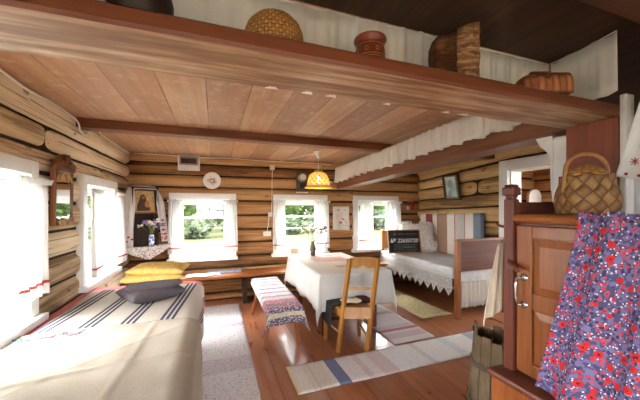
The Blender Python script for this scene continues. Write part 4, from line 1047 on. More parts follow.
# dark fleece thrown over the seat
FLE = M('black_fleece', .98, .05, sheen=.1); n1 = FLE.noise(70, 3); FLE.color(FLE.ramp(n1, [(.3, rgb(16, 14, 16)), (.7, rgb(40, 36, 36))])); FLE.bump(n1, .8, .02); FLE = FLE.mat
CRF = plain('cream_fleece', rgb(206, 190, 166), .95, .1, 50, bump=.6)
r_ = thing('fleece_throw', 'black fleece throw with a cream patch on the chair seat', 'throw', (1.37, 2.93, .472))
def fleece(a, c):
    x_ = -.30 + .54 * a; y_ = -.12 + .28 * c + .05 * x_ * -1; zz = .014 + .008 * mn.noise(Vector((a * 7, c * 7, 3)))
    if x_ < -.19: zz -= (-.19 - x_) * 2.0; x_ = -.215 - .15 * (-.19 - x_)
    return Vector((x_ + .01 * mn.noise(Vector((a * 5, c * 9, 1))), y_ + .02 * mn.noise(Vector((a * 8, 1, 2))), zz))
MB().slab(30, 20, fleece, .012).build('dark_side', FLE, r_, smooth=True)
MB().slab(16, 10, lambda a, c: Vector((-.08 + .2 * a, -.13 + .14 * c + .02 * sin(a * 7), .032 + .02 * sin(a * pi) * sin(c * pi) + .008 * mn.noise(Vector((a * 6, c * 6, 8))))), .014).build('cream_patch', CRF, r_, smooth=True)
MB().slab(8, 8, lambda a, c: Vector((.14 + .11 * a, -.10 + .16 * c - .03 * a, .03 + .02 * sin(a * pi) * sin(c * pi))), .014).build('maroon_patch', plain('maroon_cloth', rgb(72, 22, 28), .9), r_, smooth=True)

# ------------------------------------------------------------------ small bench by the table
LEGB = grain('bench_leg_brown', rgb(126, 72, 38), rgb(174, 110, 64), 2, .35)
r_ = thing('narrow_bench', 'narrow wooden bench under a rag runner beside the table', 'bench', (.69, 3.62, 0))
MB().box((-.165, -.66, .43), (.165, .66, .465)).build('seat', LEGB, r_, bevel=.005)
for sx in (-1, 1):
    for sy in (-1, 1): MB().beam((sx * .115, sy * .47, .43), (sx * .19, sy * (.47 if sy < 0 else .58), 0), .04, .034, up=(0, 1, 0)).build('leg', LEGB, r_, bevel=.004)
RUN = M('rag_runner', .97, .1, sheen=.1); x, y, z = RUN.xyz(); n_ = RUN.nt.nodes.new('ShaderNodeSeparateXYZ'); RUN.nt.links.new(RUN.tc.outputs['UV'], n_.inputs[0]); v = E(RUN, n_.outputs[1]); u = E(RUN, n_.outputs[0])
stops = [(0, rgb(100, 92, 114)), (.05, rgb(206, 190, 150)), (.08, rgb(98, 88, 112)), (.12, rgb(160, 70, 84)), (.17, rgb(96, 90, 126)), (.21, rgb(190, 96, 106)), (.29, rgb(208, 200, 206)), (.36, rgb(120, 120, 158)), (.39, rgb(220, 212, 214)), (.47, rgb(184, 92, 104)), (.5, rgb(214, 210, 214)), (.58, rgb(110, 112, 150)), (.61, rgb(222, 216, 216)), (.7, rgb(190, 110, 120)), (.73, rgb(216, 212, 216)), (.8, rgb(116, 118, 154)), (.83, rgb(220, 214, 214)), (.92, rgb(186, 100, 112)), (.95, rgb(206, 202, 210))]
fl_ = RUN.noise(1, 1, RUN.coords('UV', (50, 120, 1))); fl2 = RUN.noise(1, 1, RUN.coords('UV', (60, 150, 1)))
c = RUN.ramp(v, stops, 'CONSTANT'); c = RUN.mix(fl_.gt(.56) * .8, c, rgb(226, 220, 220)); c = RUN.mix(fl2.gt(.6) * .8, c, rgb(104, 66, 88))
RUN.color(c); RUN.bump(RUN.noise(1, 2, RUN.coords('UV', (60, 140, 1))), .6, .01); RUN = RUN.mat
def runner(a, c):
    L = 1.34 + .17 + .02; s = -.02 - .0 + L * (1 - c); W = .35 + .14; w = (a - .5) * W
    yy = .68 - s; over = max(0, s - 1.35); zz = .472 + .004 * mn.noise(Vector((a * 4, c * 20, 5)))
    x_ = max(-.17, min(.17, w)); ow = abs(w) - abs(x_)
    if over: yy = -.68 - min(over, .02) * .8 - .02 * sin(a * 8) * min(1, over / .1) - .006; zz -= over * .97
    if ow > 0: zz -= ow * (.9 + .5 * (over > 0)) ; x_ = x_ + (1 if w > 0 else -1) * (.012 + .04 * ow / .07 * (.4 + min(1, over / .15)))
    return Vector((x_, yy, zz))
o = MB().grid(30, 90, runner, uv=lambda a, c: (a * .5, c)).build('rag_runner', RUN, smooth=True, solid=.006); o.location = (.69, 3.62, 0); o.rotation_euler = (0, 0, R(0)); tag(o, 'colourful woven rag runner draped over the narrow bench', 'runner')

# ------------------------------------------------------------------ floor rugs
def rug(name, label, x0, x1, y0, y1, mat, seed, rot=0, rag=.006, fringe=None, ang=0):
    w, l = x1 - x0, y1 - y0
    def fn(a, c):
        x_ = (a - .5) * w; y_ = (c - .5) * l
        ex = rag * mn.noise(Vector((y_ * 9, seed, a))) * abs(2 * a - 1); ey = rag * mn.noise(Vector((x_ * 9, seed + 5, c))) * abs(2 * c - 1)
        return Vector((x_ + ex * (1 if a > .5 else -1), y_ + ey, .012 + .003 * mn.noise(Vector((x_ * 3, y_ * 3, seed)))))
    o = MB().slab(max(12, int(w / .035)), max(12, int(l / .035)), fn, .010, uv=lambda a, c: (a * w, c * l)).build(name, mat, smooth=True)
    o.location = ((x0 + x1) / 2, (y0 + y1) / 2, 0); o.rotation_euler = (0, 0, R(ang)); return tag(o, label, 'rug')
def ragmat(name, axis, stops, length, speck=.5, sc=(30, 120), dk=rgb(110, 92, 96), smix=.3):
    m = M(name, .97, .1); n_ = m.nt.nodes.new('ShaderNodeSeparateXYZ'); m.nt.links.new(m.tc.outputs['UV'], n_.inputs[0]); t = E(m, n_.outputs[axis]) * (1 / length)
    s2 = sc if axis == 1 else sc[::-1]
    n1 = m.noise(1, 2, m.coords('UV', (s2[0], s2[1], 1))); n2 = m.noise(1, 3, m.coords('UV', (s2[0] * .3, s2[1] * .4, 1)))
    c = m.ramp(t, stops, 'CONSTANT'); c = m.mix(n1.gt(.585) * speck, c, dk); c = m.mix(n2 * smix, c, rgb(150, 138, 134)); m.color(c); m.bump(n1, .6, .012); return m.mat
W1, W2 = rgb(190, 184, 184), rgb(206, 201, 200)
RG1 = ragmat('white_rag_weave', 1, [(0, W1), (.12, rgb(200, 190, 190)), (.2, W2), (.42, rgb(190, 180, 182)), (.5, W2), (.72, rgb(178, 166, 172)), (.76, W2), (.9, rgb(204, 196, 196)), (.95, W2)], 3.5, .75, (34, 110))
rug('rag_rug', 'whitish speckled rag rug running along the left bed', -.19, .345, 1.3, 4.72, RG1, 2, ang=-.5)
RG2 = ragmat('striped_rag_weave', 0, [(0, rgb(214, 200, 164)), (.012, rgb(212, 208, 200)), (.05, rgb(206, 198, 186)), (.07, rgb(200, 180, 176)), (.078, rgb(206, 198, 184)), (.118, rgb(214, 204, 200)), (.136, rgb(104, 112, 146)), (.178, rgb(216, 208, 206)), (.24, rgb(204, 188, 184)), (.262, rgb(214, 206, 204)), (.3, rgb(206, 186, 184)), (.36, rgb(220, 216, 214)), (.5, rgb(206, 198, 196)), (.52, rgb(222, 218, 216)), (.64, rgb(206, 208, 212)), (.68, rgb(222, 220, 216)), (.78, rgb(160, 172, 190)), (.84, rgb(216, 212, 208))], 2.7, .25, (40, 120), smix=.22)
rug('rag_rug', 'striped rag rug with a blue band lying across the floor in front', .625, 3.3, 2.265, 2.685, RG2, 4, ang=.4)
RG3 = ragmat('pink_striped_weave', 1, [(0, rgb(214, 208, 206)), (.05, rgb(204, 178, 178)), (.11, rgb(214, 206, 204)), (.14, rgb(186, 110, 118)), (.17, rgb(204, 190, 188)), (.22, rgb(218, 212, 210)), (.4, rgb(192, 172, 170)), (.45, rgb(214, 210, 206)), (.6, rgb(186, 130, 136)), (.63, rgb(214, 208, 204))], 2.0, .3, (40, 110))
rug('rag_rug', 'rag rug with pink stripes under the table beside the chair', 1.84, 2.39, 2.74, 4.6, RG3, 6, ang=1.0)
RG4 = M('straw_mat', .95, .1); n1 = RG4.noise(1, 3, RG4.coords('UV', (60, 18, 1))); n2 = RG4.noise(1, 2, RG4.coords('UV', (12, 120, 1))); RG4.color(RG4.ramp(n1 * .6 + n2 * .4, [(.35, rgb(150, 132, 92)), (.5, rgb(196, 180, 140)), (.7, rgb(218, 206, 172))])); RG4.bump(n1, .7, .015)
rug('straw_mat', 'straw-yellow shaggy mat beside the lace bed', 2.62, 3.13, 3.24, 4.85, RG4.mat, 8, rag=.014, ang=1.5)

# ------------------------------------------------------------------ bed on the right
BW2 = grain('bed_red_brown', rgb(76, 36, 22), rgb(112, 60, 38), 0, .6, spec=.25); BWL = grain('bed_post_brown', rgb(126, 72, 38), rgb(164, 104, 62), 2, .4)
HB = grain('headboard_pine', rgb(150, 96, 50), rgb(188, 132, 78), 2, .4)
r_ = thing('wooden_bed', 'red-brown wooden bed against the right wall', 'bed', (3.5, 4.05, 0))
b = MB(); b.box((-.40, -.99, .64), (.43, -.955, 1.06)); b.build('footboard', BW2, r_, bevel=.006)
MB().box((-.42, -1.0, 1.05), (.44, -.945, 1.075)).build('footboard_cap', BWL, r_, bevel=.006)
MB().box((-.445, -1.01, 0), (-.395, -.935, 1.07)).build('leg', BWL, r_, bevel=.006)
MB().box((.395, -1.01, 0), (.445, -.935, 1.07)).build('leg', BWL, r_, bevel=.006)
MB().box((-.43, .9, .3), (.43, .935, 1.06)).build('headboard', HB, r_, bevel=.006)
for sx in (-.445, .395): MB().box((sx, .88, 0), (sx + .05, .95, 1.07)).build('leg', HB, r_, bevel=.006)
for sx in (-.42, .39): MB().box((sx, -.95, .42), (sx + .03, .9, .52)).build('side_rail', BW2, r_)
MB().box((-.39, -.95, .46), (.40, .9, .665)).build('mattress', plain('grey_ticking', rgb(196, 194, 190), .9), r_, bevel=.03)
SPR = M('grey_white_bedspread', .92, .1); n1 = SPR.noise(90, 2); n2 = SPR.noise(5, 3); SPR.color(SPR.ramp(n1 * .4 + n2 * .6, [(.3, rgb(178, 178, 180)), (.7, rgb(208, 208, 208))])); SPR.bump(n2 + n1 * .4, .25, .01)
r_ = thing('bedspread', 'grey-white bedspread with a pointed lace hem on the right bed', 'bedspread', (3.5, 4.05, 0))
def spread(a, c):
    W = .83; s = a * (W + .10); y_ = -.935 + 1.82 * c
    sw = .006 * mn.noise(Vector((s * 4, y_ * 4, 3))) + .003 * mn.noise(Vector((s * 13, y_ * 9, 3)))
    if s > .10: return Vector((-.43 + s - .10, y_, .678 + sw))
    t = (.10 - s); return Vector((-.445 - .006 * sin(y_ * 14) * t / .1 - .012, y_, .672 - t + sw))
MB().grid(40, 60, spread).build('cover', SPR.mat, r_, smooth=True, solid=.006)
LACE2 = M('pointed_lace', .92, .1); LACE2.color(rgb(226, 226, 224)); vd = E(LACE2, LACE2.voro(44, LACE2.tc.outputs['UV'], rnd=.35)); LACE2.thin(.25, vd.between(.26, .42)); LACE2 = LACE2.mat
def hem(a, c):
    y_ = -.93 + 1.82 * a; pt = abs(((a * 13) % 1) * 2 - 1); dr = .21 + .10 * (1 - pt) ** .9
    return Vector((-.47 - .014 * sin(y_ * 16) * c - .01 * c, y_, .60 - dr * c))
MB().grid(156, 8, hem, uv=lambda a, c: (a * 1.8, c * .3)).build('lace_hem', LACE2, r_, smooth=True, solid=.0012)
def hem2(a, c):
    x_ = -.36 + .7 * a; return Vector((x_, -.962 + .018 * sin(a * 58) * (.4 + .6 * c) + .03, .64 - c * (.50 + .012 * abs(sin(a * 44)))))
MB().grid(120, 8, hem2, uv=lambda a, c: (a * .5, c * .26)).build('foot_valance', VAL, r_, smooth=True, solid=.0012)
MB().grid(120, 2, lambda a, c: hem2(a, .88 + c * .14) + Vector((0, -.002, 0)), uv=lambda a, c: (a * .7, c * .07)).build('foot_lace', LACE2, r_, smooth=True, solid=.0012)

FLF = M('fluffy_lace_pillow', .95, .1, sheen=.2); n1 = FLF.noise(26, 4); FLF.color(FLF.ramp(n1, [(.3, rgb(214, 208, 200)), (.6, rgb(240, 236, 230))])); FLF.bump(n1, 1.0, .04)
o = cushion('pillow', 'plump white lace pillow propped behind the chalkboard', (3.66, 4.60, .67), R(70), .62, .50, .22, FLF.mat, (0, 0), 7)
o.rotation_euler = (R(68), 0, R(-24)); o.location = (3.64, 4.68, .915); o.scale = (1.08, 1.08, 1.1)
b = MB(); rn = random.Random(12)
for k in range(70):
    t = 2 * pi * k / 70; sx_ = abs(cos(t)) ** .45 * (1 if cos(t) > 0 else -1); sy_ = abs(sin(t)) ** .45 * (1 if sin(t) > 0 else -1)
    p = Vector((sx_ * .31, sy_ * .25, .11)); q = p * 1.0 + Vector((sx_ * .035, sy_ * .035, rn.uniform(-.02, .02))); b.beam(p * .96, q, .03, .008)
b.build('frilled_edge', FLF.mat, o)
BRD = M('chalkboard_black', .7, .3); nn = BRD.noise(4, 4); BRD.color(BRD.ramp(nn, [(.3, rgb(28, 30, 32)), (.7, rgb(50, 53, 56))]))
CHK = plain('chalk', rgb(226, 226, 222), .95, .1, 60); CHK2 = plain('faint_chalk', rgb(150, 152, 152), .95, .15, 60)
r_ = thing('chalkboard', 'framed chalkboard with chalk handwriting leaning on the lace pillow', 'chalkboard', (3.24, 4.44, .683), rz=R(-11))
r_.rotation_euler = (R(-13), R(0), R(-13))
b = MB(); b.box((-.295, .0, .01), (.295, .012, .42)); b.build('board', BRD.mat, r_)
b = MB()
for lo, hi in (((-.31, -.008, 0), (-.292, .018, .43)), ((.292, -.008, 0), (.31, .018, .43)), ((-.292, -.008, 0), (.292, .018, .018)), ((-.292, -.008, .412), (.292, .018, .43))): b.box(lo, hi)
b.build('frame', plain('pale_frame_wood', rgb(176, 130, 80), .5), r_, bevel=.003)
mx_ = Matrix.Translation((.02, -.002, .22)) @ Matrix.Rotation(pi / 2, 4, 'X') @ Matrix.Shear('XZ', 4, (0, 0))
t_ = text_mesh('chalk_number', '\u2116 22650720', .098, CHK, r_, Matrix.Translation((.0, -.002, .225)) @ Matrix.Rotation(pi / 2, 4, 'X'))
for v_ in t_.data.vertices: v_.co.x += v_.co.y * .25
def scrib(name, m, rows):
    b = MB(); rn = random.Random(6)
    for x0, x1, zz, amp in rows:
        n = int((x1 - x0) / .006); pts = []
        for k in range(n + 1):
            t = k / n; pts.append((x0 + (x1 - x0) * t + .004 * sin(k * 1.7), -.0025, zz + amp * sin(k * 1.25 + 2 * sin(k * .31)) * (.6 + .4 * sin(k * .47))))
        b.tube(pts, .0022, 4)
    return b.build(name, m, r_)
scrib('chalk_heading', CHK2, [(-.2, -.13, .345, .035), (-.1, .0, .35, .022), (.03, .25, .35, .012)])
scrib('chalk_lines', CHK2, [(-.2, .24, .155, .003), (-.2, .22, .125, .010), (-.21, .2, .095, .011), (-.02, .14, .11, .02), (-.22, -.02, .065, .009), (.02, .22, .06, .009), (-.2, .2, .035, .006)])

# ------------------------------------------------------------------ stove-side cabinet
ORG = grain('cabinet_orange_brown', rgb(102, 54, 22), rgb(148, 87, 42), 2, .36, coat=.15); ORGY = grain('cabinet_rail_brown', rgb(108, 58, 25), rgb(152, 90, 44), 1, .36, coat=.15)
DRK = grain('cabinet_post_maroon', rgb(76, 36, 24), rgb(112, 58, 40), 2, .42)
cab0 = Vector((1.6, .45, 0))
r_ = thing('stove_cabinet', 'tall red-brown panelled cabinet built against the stove', 'cabinet', cab0)
def C(x, y, z): return (x - cab0.x, y - cab0.y, z)
def cbox(b, x0, x1, y0, y1, z0, z1): return b.box(C(x0, y0, z0), C(x1, y1, z1))
cbox(MB(), 1.425, 1.84, -.3, 1.07, .69, 1.43).build('body', DRK, r_)
b = MB(); cbox(b, 1.32, 1.84, -.32, 1.10, 0, .66); b.build('plinth', ORG, r_, bevel=.006)
b = MB(); cbox(b, 1.30, 1.84, -.34, 1.115, .655, .69); b.build('plinth_ledge', DRK, r_, bevel=.012)
b = MB(); b.tube([C(1.41, -.34, 1.448), C(1.41, 1.06, 1.448)], .022, 12); cbox(b, 1.405, 1.84, -.34, 1.075, 1.43, 1.472); b.build('top_moulding', ORGY, r_, bevel=.01)
b = MB(); cbox(b, 1.43, 1.84, 1.045, 1.072, 1.472, 1.53); b.build('back_rail', DRK, r_, bevel=.004)
b = MB(); cbox(b, 1.385, 1.435, 1.035, 1.085, .69, 1.545); b.build('corner_post', DRK, r_, bevel=.006)
b = MB(); cbox(b, 1.389, 1.431, 1.039, 1.081, 1.545, 1.565); cbox(b, 1.379, 1.441, 1.03, 1.091, 1.562, 1.605); cbox(b, 1.386, 1.434, 1.036, 1.084, 1.603, 1.618); b.build('carved_finial', DRK, r_, bevel=.01)
# door: stiles, rails, raised panels; runs on behind the flowered curtain
dw = MB(); X0, X1 = 1.4, 1.428
Y0, Y1, Z0, Z1 = .33, 1.028, .705, 1.415
cbox(dw, X0, X1, Y1 - .075, Y1, Z0, Z1); cbox(dw, X0, X1, Y0, Y0 + .075, Z0, Z1)
for z0, z1 in ((Z0, Z0 + .06), (1.02, 1.10), (Z1 - .06, Z1)): cbox(dw, X0, X1, Y0 + .075, Y1 - .075, z0, z1)
cbox(dw, X0 + .012, X1, Y0 + .07, Y1 - .07, Z0 + .05, Z1 - .05)
door = dw.build('door', ORG, r_, bevel=.005)
for nm, z0, z1 in (('door_panel', 1.10, Z1 - .06), ('door_panel', Z0 + .06, 1.02)):
    b = MB(); y0, y1 = Y0 + .075, Y1 - .075; i_ = .035
    o_ = [C(X0 + .010, y0 + .004, z0 + .004), C(X0 + .010, y1 - .004, z0 + .004), C(X0 + .010, y1 - .004, z1 - .004), C(X0 + .010, y0 + .004, z1 - .004)]
    n_ = [C(X0 + .002, y0 + i_, z0 + i_), C(X0 + .002, y1 - i_, z0 + i_), C(X0 + .002, y1 - i_, z1 - i_), C(X0 + .002, y0 + i_, z1 - i_)]
    b.add(o_ + n_, [(4, 5, 6, 7)[::-1]] + [(k, (k + 1) % 4, 4 + (k + 1) % 4, 4 + k)[::-1] for k in range(4)]); b.build(nm, ORG, door)
STEEL = plain('worn_chrome', rgb(190, 190, 188), .25, .1, 30, metal=.9)
b = MB(); y_ = 1.0
for zz in (1.155, 1.045): b.lathe([(0, -.004), (.017, -.004), (.017, .0), (.012, .004), (0, .005)], 16, C(0, 0, 0))
b = MB()
for zz in (1.165, 1.035):
    pts = [C(1.4 - t, y_ - .012, zz) for t in (0, .004)]; b.tube(pts, .018, 14)
    b.tube([C(1.398, y_ - .012, zz), C(1.372, y_ + .004, zz)], .005, 8)
b.tube([C(1.372, y_ + .004, 1.165), C(1.366, y_ + .006, 1.13), C(1.366, y_ + .006, 1.07), C(1.372, y_ + .004, 1.035)], .006, 8)
b.build('handle', STEEL, door, smooth=True)
b = MB(); b.beam(C(1.39, 1.06, 1.235), C(1.352, .98, 1.205), .02, .022); b.build('turn_latch', DRK, r_, bevel=.004)

# flowered curtain over the cabinet front
FLO = M('flowered_cotton', .92, .1)
uvm = FLO.coords('UV', (1, 1, 1))
def vor(sc, out): 
    n = FLO.nt.nodes.new('ShaderNodeTexVoronoi'); n.inputs['Scale'].default_value = sc; FLO.nt.links.new(uvm, n.inputs['Vector']); return n
va, vb, vc = vor(25, 0), vor(58, 0), vor(96, 0)
da, db, dc = E(FLO, va.outputs['Distance']), E(FLO, vb.outputs['Distance']), E(FLO, vc.outputs['Distance'])
def chan(n, i):
    s = FLO.nt.nodes.new('ShaderNodeSeparateColor'); FLO.nt.links.new(n.outputs['Color'], s.inputs[0]); return E(FLO, s.outputs[i])
ra, rb_, rc = chan(va, 0), chan(vb, 0), chan(vc, 0)
c = FLO.mix(rc.gt(.5), rgb(80, 78, 112), rgb(112, 106, 144))
c = FLO.mix(dc.lt(.30) * chan(vc, 1).gt(.42), c, rgb(226, 212, 218))
c = FLO.mix(db.lt(.40) * rb_.gt(.62), c, rgb(62, 60, 88))
c = FLO.mix(db.lt(.42) * rb_.between(.28, .56), c, rgb(184, 84, 98))
c = FLO.mix(db.lt(.40) * rb_.lt(.3), c, rgb(200, 62, 64))
c = FLO.mix(db.lt(.14) * rb_.lt(.52), c, rgb(96, 50, 74))
c = FLO.mix(da.lt(.36) * ra.gt(.56), c, rgb(192, 48, 46)); c = FLO.mix(da.lt(.12) * ra.gt(.56), c, rgb(80, 40, 62))
c = FLO.mix(da.lt(.34) * ra.lt(.16), c, rgb(112, 116, 160))
FLO.color(c); FLO.thin(.12); FLO = FLO.mat
r_ = thing('flowered_curtain', 'red and blue flowered curtain hanging on the cabinet front', 'curtain', (1.36, .45, .72))
def flo(a, c):   # a along y (1 = far edge), c = 0 bottom
    t = 1 - c; yf = .742 + .155 * t ** 1.1; y0 = -.15; y_ = y0 + (yf - y0) * a
    fold = (.010 + .016 * t) * sin(a * 34 + .8 * sin(a * 7)) + .006 * t * sin(a * 77)
    hem_ = .02 * sin(a * 5 + 1) * 1 + .015 * (1 - a)
    return Vector((-.025 * t - .004 + fold, y_ - .45, (-.005 + hem_) * t + .742 * c + .004 * sin(a * 60) * (c > .95)))
MB().grid(150, 40, flo, uv=lambda a, c: (a * 1.15, c * .74)).build('cloth', FLO, r_, smooth=True, solid=.002)
MB().grid(150, 2, lambda a, c: flo(a, 1) + Vector((-.012 + .012 * sin(a * 120), 0, -.01 + .03 * c)), uv=lambda a, c: (a * 1.15, .74 + c * .03)).build('gathered_heading', FLO, r_, smooth=True, solid=.002)
MB().tube([(.012, -.62, .735), (.012, .31, .735)], .004, 8).build('cord', STEEL, r_)

# beige cloth hanging behind the cabinet
LIN = M('coarse_grey_linen', .95, .1); n1 = LIN.noise(1, 3, LIN.coords('Object', (180, 180, 180))); n2 = LIN.noise(6, 3); LIN.color(LIN.ramp(n1 * .4 + n2 * .6, [(.3, rgb(168, 154, 134)), (.7, rgb(202, 188, 166))])); LIN.bump(n1 + n2, .4, .008)
r_ = thing('hanging_cloth', 'coarse greyish beige cloth hanging behind the cabinet corner', 'towel', (1.42, 1.13, .94))
def hc(a, c):
    t = 1 - c; left = -.008 - .107 * t ** .8
    return Vector((left + (.03 - left) * a, .012 * sin(a * 15) * (.3 + t) + .0, (-.05 + .06 * a + .03 * abs(sin(a * 6))) * t + .38 * c))
MB().grid(30, 24, hc).build('cloth', LIN.mat, r_, smooth=True, solid=.003)
MB().tube([(.0, -.05, .46), (.0, .0, .465), (0, .02, .475)], .007, 8).build('peg', DRK, r_)

# wooden churn tub behind the cabinet
TUB = M('weathered_grey_staves', .85, .2); n1 = TUB.noise(1, 5, TUB.coords('Object', (30, 30, 2.5)), .65); n2 = TUB.noise(5, 3); TUB.color(TUB.ramp(n1 * .6 + n2 * .4, [(.3, rgb(68, 55, 40)), (.52, rgb(108, 91, 69)), (.72, rgb(136, 119, 96))])); TUB.bump(n1, .5, .01); TUB = TUB.mat
r_ = thing('wooden_tub', 'tall weathered wooden stave tub standing behind the cabinet', 'tub', (1.83, 1.48, 0))
b = MB(); nst = 14
for k in range(nst):
    a0_, a1_ = 2 * pi * (k + .03) / nst, 2 * pi * (k + .97) / nst; ear = k in (5, 12)
    zt = .70 if ear else .625 + .012 * sin(k * 2.1)
    def st(a, z_, inn): 
        r = .195 - .055 * min(1, z_ / .65) - (.016 if inn else 0); return (r * cos(a), r * sin(a), z_)
    vs = []
    for z_ in (.02, .3, zt):
        for q in range(4): vs.append(st(a0_ + (a1_ - a0_) * q / 3, z_, 0))
        for q in range(3, -1, -1): vs.append(st(a0_ + (a1_ - a0_) * q / 3, z_, 1))
    fs = [(l * 8 + q, l * 8 + (q + 1) % 8, (l + 1) * 8 + (q + 1) % 8, (l + 1) * 8 + q) for l in range(2) for q in range(8)] + [tuple(range(7, -1, -1)), tuple(range(16, 24))]
    b.add(vs, fs)
b.build('staves', TUB, r_)
MB().lathe([(0, .06), (.17, .06), (.17, .09), (0, .09)], 24).build('bottom', TUB, r_)
HOOP = plain('dark_hoop', rgb(76, 62, 48), .7, .2, 14)
for z_ in (.16, .42): MB().lathe([(.1975 - .055 * z_ / .65, z_), (.2035 - .055 * z_ / .65, z_), (.2035 - .055 * (z_ + .035) / .65, z_ + .035), (.1975 - .055 * (z_ + .035) / .65, z_ + .035), (.1975 - .055 * z_ / .65, z_)], 36).build('hoop', HOOP, r_, smooth=False)
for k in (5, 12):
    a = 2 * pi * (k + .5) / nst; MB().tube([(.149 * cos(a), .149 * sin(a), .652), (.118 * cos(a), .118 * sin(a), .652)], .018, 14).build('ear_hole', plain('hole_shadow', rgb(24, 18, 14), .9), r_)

# birch bark basket on the cabinet
BB = weave('plaited_birch_bark', rgb(96, 64, 32), rgb(134, 94, 52), rgb(164, 124, 76), 1, 1)
# diagonal plait: rotate UVs when building
r_ = thing('bark_basket', 'plaited birch bark basket with a hoop handle on the cabinet top', 'basket', (1.60, .845, 1.473), rz=R(-22)); r_.scale = (.88, .88, .97)
b = MB()
def bk(a, c):
    ang_ = a * 2 * pi; e = .42 + .22 * c
    cx_, sx_ = cos(ang_), sin(ang_); r = 1 / (abs(cx_) ** (2 / e / 1.2) + abs(sx_) ** (2 / e / 1.2)) ** (e * 1.2 / 2)
    w = .108 + .014 * sin(min(1, c * 1.3) * pi) - .002 * c; d_ = .092 + .014 * sin(min(1, c * 1.3) * pi)
    return Vector((r * cx_ * w, r * sx_ * d_, .18 * c + .004 * sin(a * 40) * (c > .9)))
b.grid(64, 16, bk, uv=lambda a, c: (a * 11 + c * 2.6, a * -11 + c * 2.6)); b.add([bk(k / 64, 0) for k in range(64)], [tuple(range(63, -1, -1))])
o = b.build('plaited_body', BB, r_, smooth=True, solid=.004)
b = MB(); b.grid(40, 10, lambda a, c: Vector((.102 * sqrt(c) * cos(2 * pi * a), .086 * sqrt(c) * sin(2 * pi * a) + .005, .172 + .06 * (1 - c) ** .7 + .006 * sin(a * 44) * sqrt(c) * (1 - c))), uv=lambda a, c: (a * 16, c * 5))
b.build('inner_plait', weave('glossy_bark_plait', rgb(120, 74, 30), rgb(172, 116, 54), rgb(204, 152, 88), 1, 1, .4), r_, smooth=True, solid=.004)
HND = grain('bent_handle', rgb(126, 80, 36), rgb(180, 128, 70), 2, .45)
pts = [(-.118 + .012 * sin(t * pi), 0, .10 + .0) for t in ()]
arc = [Vector((.108 * -cos(t), .0, .165 + .118 * sin(t) ** .62)) for t in [pi * k / 28 for k in range(29)]]
b = MB(); b.tube([Vector((-.116, 0, .1))] + arc + [Vector((.116, 0, .1))], .0095, 8); b.tube([p + Vector((.004 * sin(i * 1.9), .008 * cos(i * 1.9), .003)) for i, p in enumerate(arc)], .006, 6); b.build('handle', HND, r_, smooth=True)

# embroidered towel at the stove
r_ = thing('stove_towel', 'white towel corner with red and green embroidery before the white stove', 'towel', (1.80, .62, 1.62))
def stt(a, c):   # a: 0 far edge .. 1 near ; c: 0 hem
    t = 1 - c; yf = .215 - .085 * c; y_ = yf - (.16 + .12 * t) * a
    z0 = .03 * (1 - a) ** 2 * 1.0 - .01 * a
    return Vector((.006 * sin(a * 12) * (.4 + t) - .0, y_, z0 * t + .36 * c))
MB().grid(24, 24, stt).build('linen', WCLOTH, r_, smooth=True, solid=.002)
def cross(b, a, c, s):
    for k in range(4):
        t = k * pi / 4; p = stt(a, c) + Vector((-.004, 0, 0)); dv = Vector((0, cos(t), sin(t))) * s; b.beam(p - dv, p + dv, .003, .003)
b = MB(); cross(b, .2, .22, .018); cross(b, .55, .18, .012); cross(b, .12, .05, .007); cross(b, .3, .04, .007); cross(b, .45, .06, .007); cross(b, .7, .04, .007); b.build('red_embroidery', THR_R, r_)
b = MB(); cross(b, .28, .42, .014); cross(b, .65, .4, .014); b.build('green_embroidery', THR_G, r_)
MB().tube([(.0, -.3, .36), (.0, .03, .36)], .005, 8).build('cord', WPL, r_)
MB().tube([(.0, -.3, .36), (.14, -.3, .36)], .006, 8).build('peg', DRK, r_)
MB().tube([(.0, .03, .36), (.14, .03, .36)], .006, 8).build('peg', DRK, r_)

# ------------------------------------------------------------------ outside
GRS = M('meadow_grass', .95, .05); n1 = GRS.noise(.5, 4); n2 = GRS.noise(1, 3, GRS.coords('Object', (.3, 2.2, 1))); GRS.color(GRS.ramp(n1 * .5 + n2 * .5, [(.35, rgb(66, 70, 46)), (.5, rgb(78, 80, 56)), (.65, rgb(90, 88, 66))])); GRS.bump(GRS.noise(30, 3), .8, .05)
o = MB().grid(40, 40, lambda a, c: Vector((-60 + 120 * a, -50 + 110 * c, -.5 + .12 * mn.noise(Vector((a * 9, c * 9, 0)))))).build('lawn', GRS.mat, smooth=True); tag(o, 'pale sunlit meadow outside the windows', 'lawn', kind='structure')
LEAF = M('leaves', .8, .15); n1 = LEAF.noise(1.6, 3); LEAF.color(LEAF.ramp(n1, [(.35, rgb(40, 54, 26)), (.65, rgb(78, 96, 48))])); LEAF.thin(.3); LEAF = LEAF.mat
LEAF2 = M('grey_green_leaves', .8, .15); n1 = LEAF2.noise(1.6, 3); LEAF2.color(LEAF2.ramp(n1, [(.35, rgb(54, 66, 48)), (.65, rgb(92, 104, 78))])); LEAF2.thin(.3); LEAF2 = LEAF2.mat
TRK = plain('bark', rgb(70, 60, 50), .9)
def crown_mesh(b, r, h, z0, n, rn):
    for _ in range(n):
        a = rn.uniform(0, 2 * pi); t = rn.random(); rr = r * sqrt(rn.random()) * (.55 + .6 * sin(pi * min(1, t * .9 + .08))); p = Vector((rr * cos(a), rr * sin(a), z0 + h * t))
        s = rn.uniform(.16, .36); q = Matrix.Rotation(rn.uniform(0, 6.28), 3, 'Z') @ Matrix.Rotation(rn.uniform(-1.2, 1.2), 3, 'X')
        b.add([p + q @ Vector(v) * s for v in ((-.5, -.2, 0), (0, -.5, .1), (.5, -.1, 0), (.3, .5, -.1), (-.3, .45, .05))], [(0, 1, 2, 3, 4)])
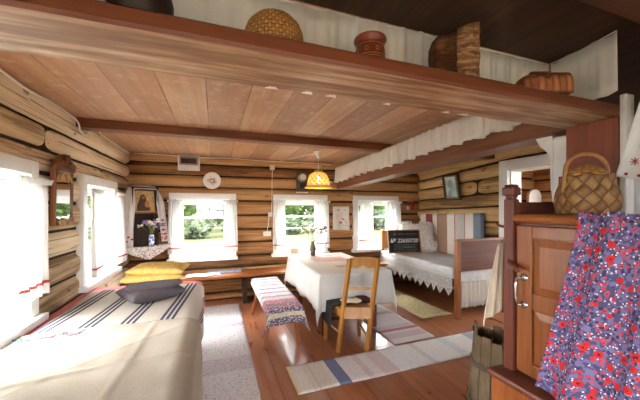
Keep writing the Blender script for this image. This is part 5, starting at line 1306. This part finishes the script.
def tree(x_, y_, r, h, z0, seed, m, label, nm='leafy_tree'):
    rn = random.Random(seed); t = thing(nm, label, 'tree' if 'tree' in nm else 'bush', (x_, y_, -.5), group='trees across the meadow' if 'tree' in nm else 'bushes at the meadow edge')
    b = MB(); b.grid(16, 12, lambda a, c: (lambda R_: Vector((R_ * cos(2 * pi * a), R_ * sin(2 * pi * a), z0 + .15 + h * .93 * c)))(r * .85 * max(.02, sin(pi * min(1, c * .9 + .08))) * (1 + .3 * mn.noise(Vector((cos(2 * pi * a) * 1.5, sin(2 * pi * a) * 1.5, c * 5 + seed)))))); crown_mesh(b, r, h, z0, 2400 if r > 1.5 else 600, rn); b.build('crown', m, t)
    b = MB(); b.tube([(0, 0, -.2), (.05, 0, z0 + .2), (0, .1, z0 + h * .6)], [.16 * r / 2, .12 * r / 2, .03], 7); b.build('trunk', TRK, t)
seed = 0
for k in range(9):
    tree(-12 + 4.8 * k, 27 + .8 * sin(k * 2.3), 1.95, 7.6 + sin(k * 1.7), .2, k + 1, LEAF, 'green leafy tree beyond the pale meadow outside the windows')
for k in range(8):
    tree(-10 + 5.4 * k, 33.5 + .5 * sin(k), 2.2, 9, .2, k + 21, LEAF, 'green leafy tree beyond the pale meadow outside the windows')
for k, (x_, y_) in enumerate(((-6.4, 21.5), (-3.8, 22.2), (-1.2, 21.6), (1.5, 22.0), (5.4, 22), (8.2, 22.3), (11.0, 22), (13.8, 22.4))):
    tree(x_, y_, 1.0, 1.5 + .3 * sin(k * 3), .05, 40 + k, LEAF2, 'grey-green bush at the far edge of the meadow', 'meadow_bush')

# ------------------------------------------------------------------ daylight
w = bpy.data.worlds.new('sky'); SC.world = w; w.use_nodes = True
bg = w.node_tree.nodes['Background']; bg.inputs[0].default_value = (.93, .97, 1.0, 1); bg.inputs[1].default_value = 5.0
la = bpy.data.lights.new('lamp_glow', 'POINT'); la.energy = 1.5; la.color = (1, .86, .66); la.shadow_soft_size = .035
lo = bpy.data.objects.new('lamp_glow', la); COL.objects.link(lo); lo.location = (1.44, 4.07, 1.86)
vs_ = SC.view_settings; vs_.view_transform = 'Standard'; vs_.look = 'None'; vs_.gamma = 1; vs_.exposure = 2.5; vs_.use_curve_mapping = False
SC.cycles.max_bounces = 12; SC.cycles.diffuse_bounces = 8; SC.cycles.glossy_bounces = 4; SC.cycles.transparent_max_bounces = 16; SC.cycles.transmission_bounces = 6
SC.cycles.use_denoising = True; SC.cycles.sample_clamp_indirect = 8; SC.cycles.caustics_reflective = False
